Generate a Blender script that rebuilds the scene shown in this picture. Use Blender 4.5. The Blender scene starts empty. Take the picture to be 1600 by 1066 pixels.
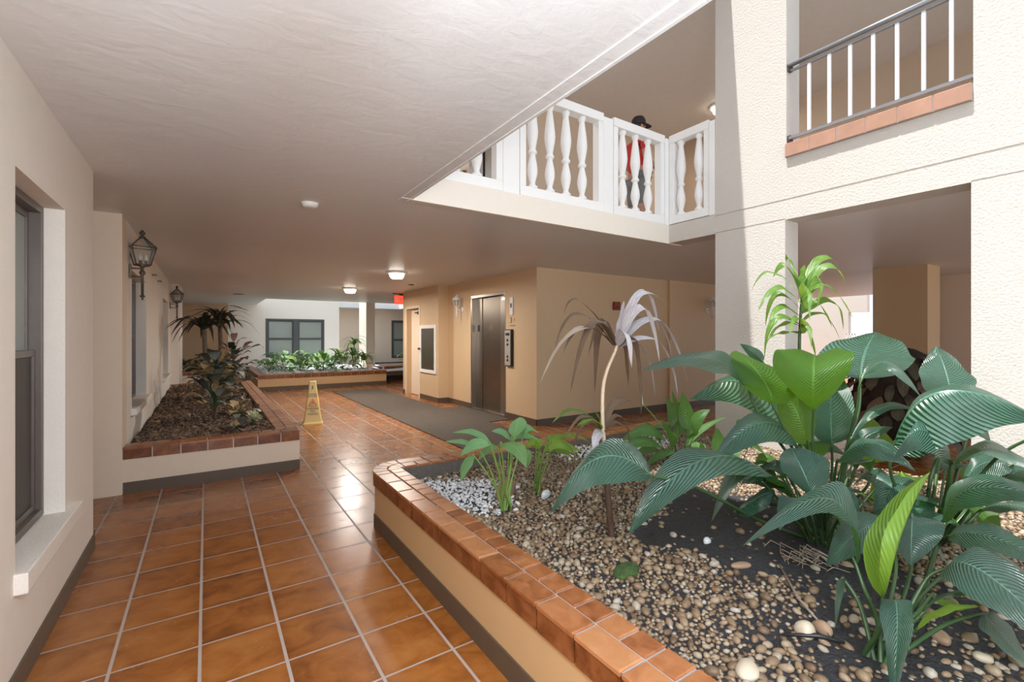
import bpy, bmesh, math, random
import numpy as np
from mathutils import Vector, Matrix
random.seed(7); RNG = np.random.default_rng(11)
C = bpy.context.scene.collection
PI = math.pi
H = 1.36            # eye height
ZC = 2.41           # hall ceiling
ZF = 2.60           # upper floor level
ZR = 5.02           # upper ceiling

# ------------------------------------------------------------------ materials
def _nt(name):
    m = bpy.data.materials.new(name); m.use_nodes = True
    nt = m.node_tree; nt.nodes.clear()
    out = nt.nodes.new('ShaderNodeOutputMaterial'); b = nt.nodes.new('ShaderNodeBsdfPrincipled')
    nt.links.new(b.outputs[0], out.inputs[0])
    return m, nt, b, out
def N(nt, t, **kw):
    n = nt.nodes.new(t)
    for k, v in kw.items():
        if k.startswith('i_'):
            key = k[2:]; key = int(key) if key.isdigit() else key.replace('_', ' ')
            n.inputs[key].default_value = v
        else: setattr(n, k, v)
    return n
def L(nt, a, b): nt.links.new(a, b)
def math_(nt, op, a, b=None, c=None):
    n = nt.nodes.new('ShaderNodeMath'); n.operation = op
    for i, v in enumerate((a, b, c)):
        if v is None: continue
        if isinstance(v, (int, float)): n.inputs[i].default_value = v
        else: nt.links.new(v, n.inputs[i])
    return n.outputs[0]
def mixc(nt, fac, a, b):
    n = nt.nodes.new('ShaderNodeMix'); n.data_type = 'RGBA'
    for sock, v in ((n.inputs['Factor'], fac), (n.inputs[6], a), (n.inputs[7], b)):
        if isinstance(v, (int, float)): sock.default_value = v
        elif isinstance(v, tuple): sock.default_value = (*v, 1)[:4]
        else: nt.links.new(v, sock)
    return n.outputs[2]
def ramp(nt, fac, stops):
    n = nt.nodes.new('ShaderNodeValToRGB'); e = n.color_ramp.elements
    while len(e) < len(stops): e.new(.5)
    for i, (p, col) in enumerate(stops): e[i].position = p; e[i].color = (*col, 1)
    nt.links.new(fac, n.inputs[0]); return n.outputs[0]
def position(nt): return nt.nodes.new('ShaderNodeNewGeometry').outputs['Position']
def noise(nt, vec, scale, detail=3, rough=.5, dist=0):
    n = N(nt, 'ShaderNodeTexNoise'); n.inputs['Scale'].default_value = scale; n.inputs['Detail'].default_value = detail
    n.inputs['Roughness'].default_value = rough; n.inputs['Distortion'].default_value = dist
    if vec is not None: nt.links.new(vec, n.inputs['Vector'])
    return n.outputs[0]
def mapping(nt, vec, scale=(1,1,1)):
    n = N(nt, 'ShaderNodeMapping'); n.inputs['Scale'].default_value = scale; nt.links.new(vec, n.inputs['Vector']); return n.outputs[0]
def bump(nt, b, height, strength=.3, dist=.01):
    n = N(nt, 'ShaderNodeBump'); n.inputs['Strength'].default_value = strength; n.inputs['Distance'].default_value = dist
    nt.links.new(height, n.inputs['Height']); nt.links.new(n.outputs[0], b.inputs['Normal'])
def plain(name, col, rough=.5, metal=0, var=.08, scale=14, bmp=0, bscale=60, bdist=.004, spec=.5, emit=None, estr=0, alpha=1, trans=0):
    m, nt, b, out = _nt(name); p = position(nt)
    f = noise(nt, p, scale, 4)
    lo = tuple(max(0, x*(1-var)) for x in col); hi = tuple(min(1, x*(1+var)) for x in col)
    L(nt, mixc(nt, f, lo, hi), b.inputs['Base Color'])
    b.inputs['Roughness'].default_value = rough; b.inputs['Metallic'].default_value = metal
    b.inputs['Specular IOR Level'].default_value = spec
    if bmp: bump(nt, b, noise(nt, p, bscale, 4, .6), bmp, bdist)
    if emit: b.inputs['Emission Color'].default_value = (*emit, 1); b.inputs['Emission Strength'].default_value = estr
    if alpha < 1: b.inputs['Alpha'].default_value = alpha
    if trans: b.inputs['Transmission Weight'].default_value = trans
    return m
M = {}
M['cream'] = plain('cream_stucco', (.80,.745,.675), .75, bmp=.5, bscale=75, bdist=.004, var=.03)
M['beige'] = plain('beige_paint', (.76,.635,.50), .6, bmp=.25, bscale=90, bdist=.002, var=.03)
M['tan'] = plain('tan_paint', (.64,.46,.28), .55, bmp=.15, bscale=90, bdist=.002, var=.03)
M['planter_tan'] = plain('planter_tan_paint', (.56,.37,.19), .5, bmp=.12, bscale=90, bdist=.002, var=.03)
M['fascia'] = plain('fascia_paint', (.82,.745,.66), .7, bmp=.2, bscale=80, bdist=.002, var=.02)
M['white_stucco'] = plain('white_stucco', (.60,.56,.515), .85, bmp=.6, bscale=60, bdist=.008, var=.03)
M['upper_paint'] = plain('upper_hall_paint', (.66,.53,.41), .7, bmp=.15, var=.03)
M['upper_ceiling'] = plain('upper_ceiling_paint', (.66,.59,.54), .6, bmp=.2, bscale=30, var=.05)
M['brown_base'] = plain('brown_vinyl_base', (.105,.075,.05), .45, var=.15)
M['bronze'] = plain('bronze_aluminium', (.15,.125,.11), .4, metal=.4, var=.1)
M['dark_bronze'] = plain('dark_bronze', (.075,.062,.05), .45, metal=.3, var=.15)
M['lantern_metal'] = plain('aged_lantern_metal', (.13,.10,.075), .4, metal=.6, var=.2)
M['white_paint'] = plain('white_gloss_paint', (.86,.85,.83), .4, var=.02)
M['precast'] = plain('white_precast_concrete', (.86,.85,.84), .6, bmp=.15, bscale=110, bdist=.002, var=.02)
M['steel'] = plain('brushed_steel', (.47,.42,.37), .28, metal=1, var=.12, scale=5)
M['dark_steel'] = plain('dark_door_steel', (.29,.245,.205), .33, metal=1, var=.2, scale=3)
M['panel_steel'] = plain('satin_steel_plate', (.50,.47,.43), .45, metal=.4, var=.06)
M['black'] = plain('black_plastic', (.015,.014,.013), .4)
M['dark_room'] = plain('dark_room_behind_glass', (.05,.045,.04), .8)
M['curtain'] = plain('grey_curtain_cloth', (.72,.76,.70), .9)
M['dark_curtain'] = plain('dark_curtain_cloth', (.12,.105,.09), .9)
M['white_curtain'] = plain('white_sheer_cloth', (.75,.80,.74), .9)
M['rail'] = plain('grey_painted_iron', (.26,.27,.29), .35, metal=.3, var=.1)
M['picket'] = plain('white_painted_iron', (.82,.83,.85), .4, var=.03)
M['yellow'] = plain('yellow_plastic', (.71,.55,.23), .45, var=.04)
M['print_black'] = plain('black_print', (.03,.025,.02), .6)
M['print_red'] = plain('red_print', (.72,.17,.05), .6)
M['exit_red'] = plain('exit_sign_red_panel', (.75,.09,.05), .4, emit=(1,.1,.05), estr=.55)
M['lamp_glass'] = plain('lit_frosted_lamp_glass', (.9,.9,.85), .4, emit=(1,.93,.8), estr=5)
M['bulb'] = plain('frosted_candle_bulb', (.85,.83,.8), .3)
M['carpet'] = plain('grey_brown_carpet', (.105,.085,.068), .95, var=.25, scale=9, bmp=.6, bscale=300, bdist=.004)
M['rim_cement'] = plain('rough_grey_cement', (.125,.105,.092), .95, bmp=.9, bscale=60, bdist=.01, var=.3, scale=30)
M['soil'] = plain('black_potting_soil', (.028,.026,.030), .75, bmp=1, bscale=45, bdist=.02, var=.5, scale=25, spec=.4)
M['mulch_bed'] = plain('dark_mulch_ground', (.035,.022,.016), .95, bmp=1, bscale=30, bdist=.02, var=.4)
M['moss'] = plain('green_moss', (.045,.085,.02), .9, bmp=1, bscale=70, bdist=.015, var=.8, scale=35)
M['skin'] = plain('skin', (.50,.27,.19), .5, var=.04)
M['red_cloth'] = plain('red_shirt_cloth', (.62,.035,.04), .8)
M['alarm_red'] = plain('dark_red_alarm_paint', (.24,.03,.02), .5)
M['grey_cloth'] = plain('grey_shorts_cloth', (.20,.20,.20), .85)
M['dark_cloth'] = plain('dark_cap_cloth', (.035,.03,.03), .8)
M['hair'] = plain('dark_hair', (.03,.02,.015), .6)
M['brown_door'] = plain('brown_wood_door', (.25,.12,.055), .5, var=.2)
M['outdoor'] = plain('bounce_paving', (.62,.59,.55), .9)  # only for the unseen ground added to bounce daylight into the hall

def glass_mat(name, tint, alpha, rough=.06):
    m, nt, b, out = _nt(name)
    b.inputs['Base Color'].default_value = (*tint, 1); b.inputs['Roughness'].default_value = rough
    b.inputs['Specular IOR Level'].default_value = .8
    t = N(nt, 'ShaderNodeBsdfTransparent'); t.inputs[0].default_value = (.93,.95,.93,1)
    mx = N(nt, 'ShaderNodeMixShader')
    fr = N(nt, 'ShaderNodeFresnel'); fr.inputs[0].default_value = 1.5
    L(nt, math_(nt, 'ADD', math_(nt, 'MULTIPLY', fr.outputs[0], 1 - alpha), alpha), mx.inputs[0])
    L(nt, t.outputs[0], mx.inputs[1]); L(nt, b.outputs[0], mx.inputs[2]); L(nt, mx.outputs[0], out.inputs[0])
    return m
M['glass'] = glass_mat('window_glass', (.50,.55,.50), .5)
M['screen'] = glass_mat('insect_screen', (.07,.06,.05), .72, .6)
M['lantern_glass'] = glass_mat('lantern_glass', (.5,.5,.48), .12)

def ceiling_mat():
    m, nt, b, out = _nt('troweled_ceiling'); p = position(nt)
    f = noise(nt, p, .9, 3)
    L(nt, mixc(nt, f, (.70,.71,.72), (.76,.77,.78)), b.inputs['Base Color'])
    b.inputs['Roughness'].default_value = .42; b.inputs['Specular IOR Level'].default_value = .4
    a = noise(nt, mapping(nt, p, (1.3, 2.0, 1)), 5.5, 4, .55, .5)
    c_ = noise(nt, p, 90, 3, .6)
    bump(nt, b, math_(nt, 'ADD', a, math_(nt, 'MULTIPLY', c_, .06)), .12, .04)
    return m
M['ceiling'] = ceiling_mat()

def floor_mat():
    m, nt, b, out = _nt('glazed_terracotta_floor_tile'); p = position(nt)
    s = N(nt, 'ShaderNodeSeparateXYZ'); L(nt, p, s.inputs[0])
    gx = math_(nt, 'DIVIDE', math_(nt, 'ADD', s.outputs[0], .023 + 30*.306), .306)
    gy = math_(nt, 'DIVIDE', math_(nt, 'ADD', s.outputs[1], -3.082 + 40*.3162), .3162)
    fx = math_(nt, 'FRACT', gx); fy = math_(nt, 'FRACT', gy)
    dx = math_(nt, 'MULTIPLY', math_(nt, 'SUBTRACT', .5, math_(nt, 'ABSOLUTE', math_(nt, 'SUBTRACT', fx, .5))), .306)
    dy = math_(nt, 'MULTIPLY', math_(nt, 'SUBTRACT', .5, math_(nt, 'ABSOLUTE', math_(nt, 'SUBTRACT', fy, .5))), .3162)
    d = math_(nt, 'MINIMUM', math_(nt, 'ADD', dx, -.0015), dy)      # the long joints are a little wider
    mr = N(nt, 'ShaderNodeMapRange', interpolation_type='SMOOTHSTEP'); L(nt, d, mr.inputs[0])
    mr.inputs[1].default_value = .0036; mr.inputs[2].default_value = .0056
    tile = mr.outputs[0]
    cb = N(nt, 'ShaderNodeCombineXYZ'); L(nt, math_(nt, 'FLOOR', gx), cb.inputs[0]); L(nt, math_(nt, 'FLOOR', gy), cb.inputs[1])
    wn = N(nt, 'ShaderNodeTexWhiteNoise', noise_dimensions='2D'); L(nt, cb.outputs[0], wn.inputs['Vector'])
    off = N(nt, 'ShaderNodeVectorMath', operation='MULTIPLY_ADD'); L(nt, cb.outputs[0], off.inputs[0]); off.inputs[1].default_value = (3.1,5.7,0); L(nt, p, off.inputs[2])
    mott = noise(nt, mapping(nt, off.outputs[0], (1, 1.25, 1)), 6, 5, .6, .7)
    fac = math_(nt, 'ADD', math_(nt, 'MULTIPLY_ADD', mott, .95, .15), math_(nt, 'MULTIPLY', math_(nt, 'SUBTRACT', wn.outputs[0], .5), .22))
    edge = N(nt, 'ShaderNodeMapRange', interpolation_type='SMOOTHSTEP'); L(nt, math_(nt, 'MINIMUM', dx, dy), edge.inputs[0]); edge.inputs[1].default_value = 0; edge.inputs[2].default_value = .05
    fac = math_(nt, 'SUBTRACT', fac, math_(nt, 'MULTIPLY', math_(nt, 'SUBTRACT', 1, edge.outputs[0]), .12))
    col = ramp(nt, fac, [(.28,(.13,.038,.007)), (.5,(.255,.080,.014)), (.68,(.34,.118,.024)), (.95,(.42,.17,.044))])
    L(nt, mixc(nt, tile, (.42,.345,.30), col), b.inputs['Base Color'])
    rg = N(nt, 'ShaderNodeMapRange'); L(nt, tile, rg.inputs[0]); rg.inputs[3].default_value = .8; rg.inputs[4].default_value = .21
    L(nt, math_(nt, 'ADD', rg.outputs[0], math_(nt, 'MULTIPLY', noise(nt, p, 5, 3), .1)), b.inputs['Roughness'])
    b.inputs['Specular IOR Level'].default_value = .7
    bump(nt, b, math_(nt, 'ADD', math_(nt, 'MULTIPLY', tile, 1), math_(nt, 'MULTIPLY', noise(nt, p, 9, 2), .35)), .25, .004)
    return m
M['floor'] = floor_mat()

def coping_mat():
    m, nt, b, out = _nt('terracotta_coping_tile'); p = position(nt)
    at = N(nt, 'ShaderNodeAttribute', attribute_name='tint')
    mott = noise(nt, p, 12, 5, .6, .8)
    fac = math_(nt, 'ADD', math_(nt, 'MULTIPLY', mott, .8), math_(nt, 'MULTIPLY', at.outputs['Fac'], .42))
    col = ramp(nt, fac, [(.25,(.14,.040,.010)), (.5,(.30,.105,.036)), (.75,(.39,.165,.066)), (1,(.46,.22,.10))])
    L(nt, col, b.inputs['Base Color']); b.inputs['Roughness'].default_value = .33
    bump(nt, b, noise(nt, p, 25, 3), .12, .004)
    return m
M['coping'] = coping_mat()
M['window_grey'] = plain('dark_grey_window_frame', (.075,.08,.08), .45)
M['skylit_tile'] = plain('skylit_pinkish_tile', (.42,.235,.165), .5, var=.25, scale=9)  # sky light on the sill is painted in as a paler, pinkish tile
M['grout'] = plain('grey_grout', (.36,.30,.28), .9)

def leaf_mat(name, dark, light, trans_col, tf=.3, rough=.33, veins=20, bstr=.5, vein_mix=.5, spec=.5, coat=0):
    m, nt, b, out = _nt(name)
    uv = N(nt, 'ShaderNodeUVMap'); s = N(nt, 'ShaderNodeSeparateXYZ'); L(nt, uv.outputs[0], s.inputs[0])
    av = math_(nt, 'ABSOLUTE', math_(nt, 'SUBTRACT', math_(nt, 'MULTIPLY', s.outputs[1], 2), 1))
    ph = math_(nt, 'MULTIPLY', math_(nt, 'SUBTRACT', s.outputs[0], math_(nt, 'MULTIPLY', math_(nt, 'POWER', av, 1.35), .26)), veins*2*PI)
    st = math_(nt, 'SINE', ph)
    st01 = math_(nt, 'MULTIPLY_ADD', st, .5, .5)
    big = noise(nt, position(nt), 9, 3)
    col = mixc(nt, math_(nt, 'MULTIPLY_ADD', math_(nt, 'SUBTRACT', st01, .5), vein_mix, big), dark, light)
    mid = N(nt, 'ShaderNodeMapRange', interpolation_type='SMOOTHSTEP'); L(nt, av, mid.inputs[0]); mid.inputs[1].default_value = .015; mid.inputs[2].default_value = .05; mid.inputs[3].default_value = 1; mid.inputs[4].default_value = 0
    lt2 = tuple(min(1, x*1.5 + .02) for x in light)
    col = mixc(nt, math_(nt, 'MULTIPLY', mid.outputs[0], .6), col, lt2)
    L(nt, col, b.inputs['Base Color']); b.inputs['Roughness'].default_value = rough; b.inputs['Specular IOR Level'].default_value = spec; b.inputs['Coat Weight'].default_value = coat; b.inputs['Coat Roughness'].default_value = .32
    hgt = math_(nt, 'SUBTRACT', math_(nt, 'MULTIPLY', st, math_(nt, 'SUBTRACT', 1, mid.outputs[0])), math_(nt, 'MULTIPLY', mid.outputs[0], 1.5))
    bump(nt, b, hgt, bstr, .0035)
    t = N(nt, 'ShaderNodeBsdfTranslucent'); L(nt, mixc(nt, math_(nt, 'MULTIPLY', st01, .3), trans_col, tuple(x*.55 for x in trans_col)), t.inputs[0])
    mx = N(nt, 'ShaderNodeMixShader'); mx.inputs[0].default_value = tf
    L(nt, b.outputs[0], mx.inputs[1]); L(nt, t.outputs[0], mx.inputs[2]); L(nt, mx.outputs[0], out.inputs[0])
    return m
M['lily'] = leaf_mat('dark_green_ribbed_leaf', (.016,.052,.036), (.045,.135,.092), (.15,.40,.03), .26, .29, 25, .8, .9, spec=1.0, coat=.25)
M['lily_backlit'] = leaf_mat('backlit_green_leaf', (.03,.085,.010), (.06,.15,.018), (.36,.58,.03), .5, .42, 25, .4, spec=.4)  # light shining through the leaf is put into its brighter, more translucent green
M['lily_young'] = leaf_mat('young_yellow_green_leaf', (.14,.27,.03), (.22,.36,.05), (.40,.62,.06), .45, .4, 18, .4)
M['pale_leaf'] = leaf_mat('pale_green_leaf', (.10,.27,.11), (.22,.42,.20), (.35,.55,.12), .32, .45, 16, .35)
M['dry_brown'] = leaf_mat('dry_brown_leaf', (.10,.062,.04), (.20,.14,.10), (.25,.14,.07), .2, .5, 9, .3)
M['dry_tan'] = leaf_mat('dry_tan_leaf', (.30,.23,.18), (.48,.40,.34), (.45,.32,.2), .2, .5, 9, .3)
M['dry_white'] = leaf_mat('bleached_grey_leaf', (.42,.39,.42), (.60,.57,.61), (.45,.4,.36), .2, .5, 9, .3)
M['corn_leaf'] = leaf_mat('fresh_green_strap_leaf', (.05,.13,.03), (.16,.30,.05), (.42,.62,.08), .38, .4, 6, .3)
M['palm_leaf'] = leaf_mat('dark_strap_leaf', (.016,.018,.012), (.05,.05,.032), (.06,.07,.03), .15, .45, 6, .2)
M['croton_yellow'] = leaf_mat('yellow_brown_croton_leaf', (.40,.26,.10), (.68,.52,.28), (.5,.35,.12), .2, .4, 12, .3)
M['croton_dark'] = leaf_mat('dark_croton_leaf', (.03,.042,.033), (.16,.18,.155), (.1,.12,.05), .15, .35, 12, .3)
M['croton_grey'] = leaf_mat('grey_green_mottled_leaf', (.10,.12,.105), (.42,.45,.41), (.2,.22,.12), .15, .4, 9, .3, 1.2)
M['pink_leaf'] = leaf_mat('dusty_pink_leaf', (.18,.09,.085), (.36,.23,.21), (.3,.15,.13), .2, .5, 10, .3)
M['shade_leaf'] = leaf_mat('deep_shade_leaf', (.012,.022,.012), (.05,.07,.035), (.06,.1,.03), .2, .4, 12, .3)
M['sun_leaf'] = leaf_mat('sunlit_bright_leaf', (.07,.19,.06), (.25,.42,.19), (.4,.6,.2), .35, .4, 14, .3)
M['frond_brown'] = leaf_mat('brown_dead_frond', (.11,.065,.045), (.30,.19,.13), (.15,.08,.04), .15, .7, 12, .4)
M['frond_dark'] = leaf_mat('dark_olive_frond', (.045,.042,.028), (.14,.125,.085), (.08,.07,.03), .15, .6, 12, .4)
M['petiole'] = plain('green_leaf_stalk', (.035,.075,.022), .4, var=.3)
M['petiole_light'] = plain('light_green_leaf_stalk', (.16,.26,.05), .4, var=.2)
M['pale_stem'] = plain('ringed_pale_stem', (.52,.40,.28), .7, var=.25, scale=60, bmp=.8, bscale=90, bdist=.006)
M['trunk'] = plain('brown_woody_trunk', (.085,.045,.028), .85, var=.35, bmp=.8, bscale=50, bdist=.008)
M['grey_trunk'] = plain('grey_brown_trunk', (.14,.105,.075), .85, var=.3, bmp=.8, bscale=40, bdist=.01)
M['spathe'] = leaf_mat('cream_spathe', (.62,.66,.45), (.75,.78,.6), (.6,.65,.35), .3, .45, 6, .2)

def stone_mat(name, stops, by_object, rough=.55):
    m, nt, b, out = _nt(name); p = position(nt)
    if by_object: f = N(nt, 'ShaderNodeObjectInfo').outputs['Random']
    else: f = N(nt, 'ShaderNodeAttribute', attribute_name='tint').outputs['Fac']
    col = ramp(nt, f, stops)
    n2 = noise(nt, p, 55, 4, .6)
    L(nt, mixc(nt, math_(nt, 'MULTIPLY', n2, .55), col, tuple(x*.55 for x in stops[len(stops)//2][1])), b.inputs['Base Color'])
    b.inputs['Roughness'].default_value = rough; bump(nt, b, noise(nt, p, 130, 3), .25, .003)
    return m
TAN = [(0,(.09,.047,.024)), (.2,(.15,.087,.046)), (.45,(.235,.15,.085)), (.7,(.30,.21,.13)), (.88,(.37,.29,.205)), (1,(.43,.39,.345))]
WHT = [(0,(.42,.42,.43)), (.3,(.58,.58,.60)), (.7,(.72,.72,.74)), (1,(.82,.82,.83))]
MUL = [(0,(.07,.042,.03)), (.4,(.17,.105,.07)), (.8,(.30,.195,.13)), (1,(.46,.32,.21))]
M['pebble_one'] = stone_mat('river_pebble', TAN, True); M['pebble_many'] = stone_mat('river_gravel', TAN, False)
M['chip_one'] = stone_mat('white_marble_chip', WHT, True); M['chip_many'] = stone_mat('white_marble_gravel', WHT, False)
M['mulch'] = stone_mat('bark_mulch', MUL, False, .9)
M['grey_stone'] = plain('pale_grey_stone', (.55,.56,.58), .5, var=.12)
M['cream_stone'] = plain('cream_stone', (.50,.42,.32), .55, var=.15)
M['brown_stone'] = plain('brown_stone', (.30,.19,.12), .6, var=.2)

# ------------------------------------------------------------------ mesh helpers
class MB:
    def __init__(s): s.v = []; s.f = []; s.m = []; s.uv = {}; s.t = {}; s.sm = set()
    def add(s, vs, fs, mat=0, uvs=None, tint=None, smooth=False):
        o = len(s.v); s.v += [tuple(v) for v in vs]
        for k, f in enumerate(fs):
            i = len(s.f); s.f.append(tuple(a + o for a in f)); s.m.append(mat)
            if uvs: s.uv[i] = [uvs[a] for a in f]
            if tint is not None: s.t[i] = tint
            if smooth: s.sm.add(i)
        return s
    def box(s, a, b, mat=0, tint=None, bev=0):
        (x0,y0,z0),(x1,y1,z1) = a, b
        x0,x1=min(x0,x1),max(x0,x1); y0,y1=min(y0,y1),max(y0,y1); z0,z1=min(z0,z1),max(z0,z1)
        if bev <= 0:
            vs = [(x0,y0,z0),(x1,y0,z0),(x1,y1,z0),(x0,y1,z0),(x0,y0,z1),(x1,y0,z1),(x1,y1,z1),(x0,y1,z1)]
            fs = [(3,2,1,0),(4,5,6,7),(0,1,5,4),(1,2,6,5),(2,3,7,6),(3,0,4,7)]
            return s.add(vs, fs, mat, tint=tint)
        bm = bmesh.new(); bmesh.ops.create_cube(bm, size=1)
        for v in bm.verts: v.co = Vector((x0+(v.co.x+.5)*(x1-x0), y0+(v.co.y+.5)*(y1-y0), z0+(v.co.z+.5)*(z1-z0)))
        bmesh.ops.bevel(bm, geom=bm.edges[:], offset=bev, segments=2, affect='EDGES', profile=.6)
        bm.verts.index_update()
        s.add([v.co.copy() for v in bm.verts], [tuple(v.index for v in f.verts) for f in bm.faces], mat, tint=tint, smooth=False); bm.free(); return s
    def prism(s, pts, z0, z1, mat=0, tint=None):          # pts counter-clockwise in x,y
        n = len(pts); vs = [(x,y,z0) for x,y in pts] + [(x,y,z1) for x,y in pts]
        fs = [tuple(range(n-1,-1,-1)), tuple(range(n,2*n))] + [(i,(i+1)%n,n+(i+1)%n,n+i) for i in range(n)]
        return s.add(vs, fs, mat, tint=tint)
    def lathe(s, prof, seg=16, mat=0, c=(0,0,0), cap=True):
        vs = []; fs = []
        for r,z in prof:
            for k in range(seg): a = 2*PI*k/seg; vs.append((c[0]+r*math.cos(a), c[1]+r*math.sin(a), c[2]+z))
        for i in range(len(prof)-1):
            for k in range(seg): k2=(k+1)%seg; fs.append((i*seg+k, i*seg+k2, (i+1)*seg+k2, (i+1)*seg+k))
        if cap:
            fs.append(tuple(range(seg-1,-1,-1))); fs.append(tuple((len(prof)-1)*seg+k for k in range(seg)))
        return s.add(vs, fs, mat, smooth=True)
    def tube(s, pts, rad, seg=8, mat=0, cap=True):
        pts = [Vector(p) for p in pts]; n = len(pts)
        if not hasattr(rad, '__len__'): rad = [rad]*n
        vs = []; fs = []; up = None
        for i,p in enumerate(pts):
            d = (pts[min(i+1,n-1)] - pts[max(i-1,0)])
            if d.length < 1e-9: d = Vector((0,0,1))
            d.normalize()
            if up is None: up = Vector((1,0,0)) if abs(d.x) < .8 else Vector((0,1,0))
            x = (up - d*up.dot(d)).normalized(); y = d.cross(x); up = x
            for k in range(seg): a = 2*PI*k/seg; vs.append(p + (x*math.cos(a) + y*math.sin(a))*rad[i])
        for i in range(n-1):
            for k in range(seg): k2=(k+1)%seg; fs.append((i*seg+k, i*seg+k2, (i+1)*seg+k2, (i+1)*seg+k))
        if cap: fs.append(tuple(range(seg-1,-1,-1))); fs.append(tuple((n-1)*seg+k for k in range(seg)))
        return s.add(vs, fs, mat, smooth=True)
    def sphere(s, c, r, mat=0, sub=2):
        bm = bmesh.new(); bmesh.ops.create_icosphere(bm, subdivisions=sub, radius=1); bm.verts.index_update()
        rr = r if hasattr(r,'__len__') else (r,r,r)
        s.add([(c[0]+v.co.x*rr[0], c[1]+v.co.y*rr[1], c[2]+v.co.z*rr[2]) for v in bm.verts], [tuple(v.index for v in f.verts) for f in bm.faces], mat, smooth=True); bm.free(); return s
    def build(s, name, mats, parent=None, bevel=0, origin=None):
        me = bpy.data.meshes.new(name)
        mats = mats if isinstance(mats, (list,tuple)) else [mats]
        o_ = Vector(origin) if origin is not None else Vector((0,0,0))
        me.from_pydata([tuple(Vector(v)-o_) for v in s.v], [], s.f)
        for m in mats: me.materials.append(m)
        me.polygons.foreach_set('material_index', s.m)
        if s.sm: me.polygons.foreach_set('use_smooth', [i in s.sm for i in range(len(s.f))])
        if s.uv:
            u = me.uv_layers.new(name='UVMap')
            for p in me.polygons:
                if p.index in s.uv:
                    for li, c_ in zip(p.loop_indices, s.uv[p.index]): u.data[li].uv = c_
        if s.t:
            a = me.attributes.new('tint', 'FLOAT', 'FACE')
            a.data.foreach_set('value', [s.t.get(i, .5) for i in range(len(s.f))])
        me.update()
        ob = bpy.data.objects.new(name, me); C.objects.link(ob); ob.location = o_
        if parent is not None:
            ob.parent = parent
            if origin is None: ob.matrix_parent_inverse = parent_world(parent).inverted()
            else: ob.matrix_parent_inverse = parent_world(parent).inverted()
        if bevel:
            b = ob.modifiers.new('bevel','BEVEL'); b.width = bevel; b.segments = 2; b.limit_method = 'ANGLE'; b.angle_limit = .7
        return ob
def parent_world(o):
    m = Matrix.Translation(o.location) @ o.rotation_euler.to_matrix().to_4x4()
    if o.parent: m = parent_world(o.parent) @ o.matrix_parent_inverse @ m
    return m
def tag(o, label=None, cat=None, group=None, kind=None):
    if label: o['label'] = label
    if cat: o['category'] = cat
    if group: o['group'] = group
    if kind: o['kind'] = kind
    return o
def thing(name, label, cat, loc=(0,0,0), group=None):
    o = bpy.data.objects.new(name, None); C.objects.link(o); o.location = loc; o.empty_display_size = .1
    return tag(o, label, cat, group)
def struct(name, mb, mat, label=None, cat=None, **kw):
    o = mb.build(name, mat, **kw); o['kind'] = 'structure'
    return tag(o, label, cat)
def children_of(o): return [c for c in bpy.data.objects if c.parent == o]
def copy_tree(o, parent=None, kids=None):
    c = o.copy(); C.objects.link(c)
    if parent is not None: c.parent = parent
    for ch in (kids or children_of)(o): copy_tree(ch, c)
    return c
def voxel(xs, ys, zs, solid):                       # only outer faces between solid and empty cells
    mb = MB(); nx,ny,nz = len(xs)-1, len(ys)-1, len(zs)-1
    S = {(i,j,k): solid((xs[i]+xs[i+1])/2, (ys[j]+ys[j+1])/2, (zs[k]+zs[k+1])/2) for i in range(nx) for j in range(ny) for k in range(nz)}
    idx = {}
    def vi(i,j,k):
        if (i,j,k) not in idx: idx[(i,j,k)] = len(mb.v); mb.v.append((xs[i],ys[j],zs[k]))
        return idx[(i,j,k)]
    for (i,j,k), on in S.items():
        if not on: continue
        for (d, q) in (((-1,0,0),((0,0,0),(0,0,1),(0,1,1),(0,1,0))), ((1,0,0),((1,0,0),(1,1,0),(1,1,1),(1,0,1))),
                       ((0,-1,0),((0,0,0),(1,0,0),(1,0,1),(0,0,1))), ((0,1,0),((0,1,0),(0,1,1),(1,1,1),(1,1,0))),
                       ((0,0,-1),((0,0,0),(0,1,0),(1,1,0),(1,0,0))), ((0,0,1),((0,0,1),(1,0,1),(1,1,1),(0,1,1)))):
            if not S.get((i+d[0], j+d[1], k+d[2]), False):
                mb.f.append(tuple(vi(i+a,j+b,k+c_) for a,b,c_ in q)); mb.m.append(0)
    return mb
def inside(x,y,z, *boxes):
    for (x0,x1,y0,y1,z0,z1) in boxes:
        if x0<x<x1 and y0<y<y1 and z0<z<z1: return True
    return False
def cuts(lo, hi, *vals): return sorted({lo, hi, *[v for v in vals if lo < v < hi]})
def lettering(text, size, mat, parent, loc, xdir, up, name='lettering', align='CENTER', depth=.0006):
    cu = bpy.data.curves.new(name, 'FONT'); cu.body = text; cu.size = size; cu.align_x = align; cu.align_y = 'CENTER'; cu.extrude = depth
    tmp = bpy.data.objects.new(name, cu); C.objects.link(tmp)
    dg = bpy.context.evaluated_depsgraph_get(); me = bpy.data.meshes.new_from_object(tmp.evaluated_get(dg))
    bpy.data.objects.remove(tmp)
    ob = bpy.data.objects.new(name, me); C.objects.link(ob); me.materials.clear(); me.materials.append(mat)
    x = Vector(xdir).normalized(); y = Vector(up).normalized(); y = (y - x*y.dot(x)).normalized(); z = x.cross(y)
    mw = Matrix((x,y,z)).transposed().to_4x4(); mw.translation = Vector(loc)
    if parent is not None:
        ob.parent = parent; ob.matrix_parent_inverse = parent_world(parent).inverted()
    ob.matrix_basis = mw
    return ob
SKY=.95; SUN=5.2; EXPO=0.78; LAMP=40; LAMP2=98; LAMP3=8
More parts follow.
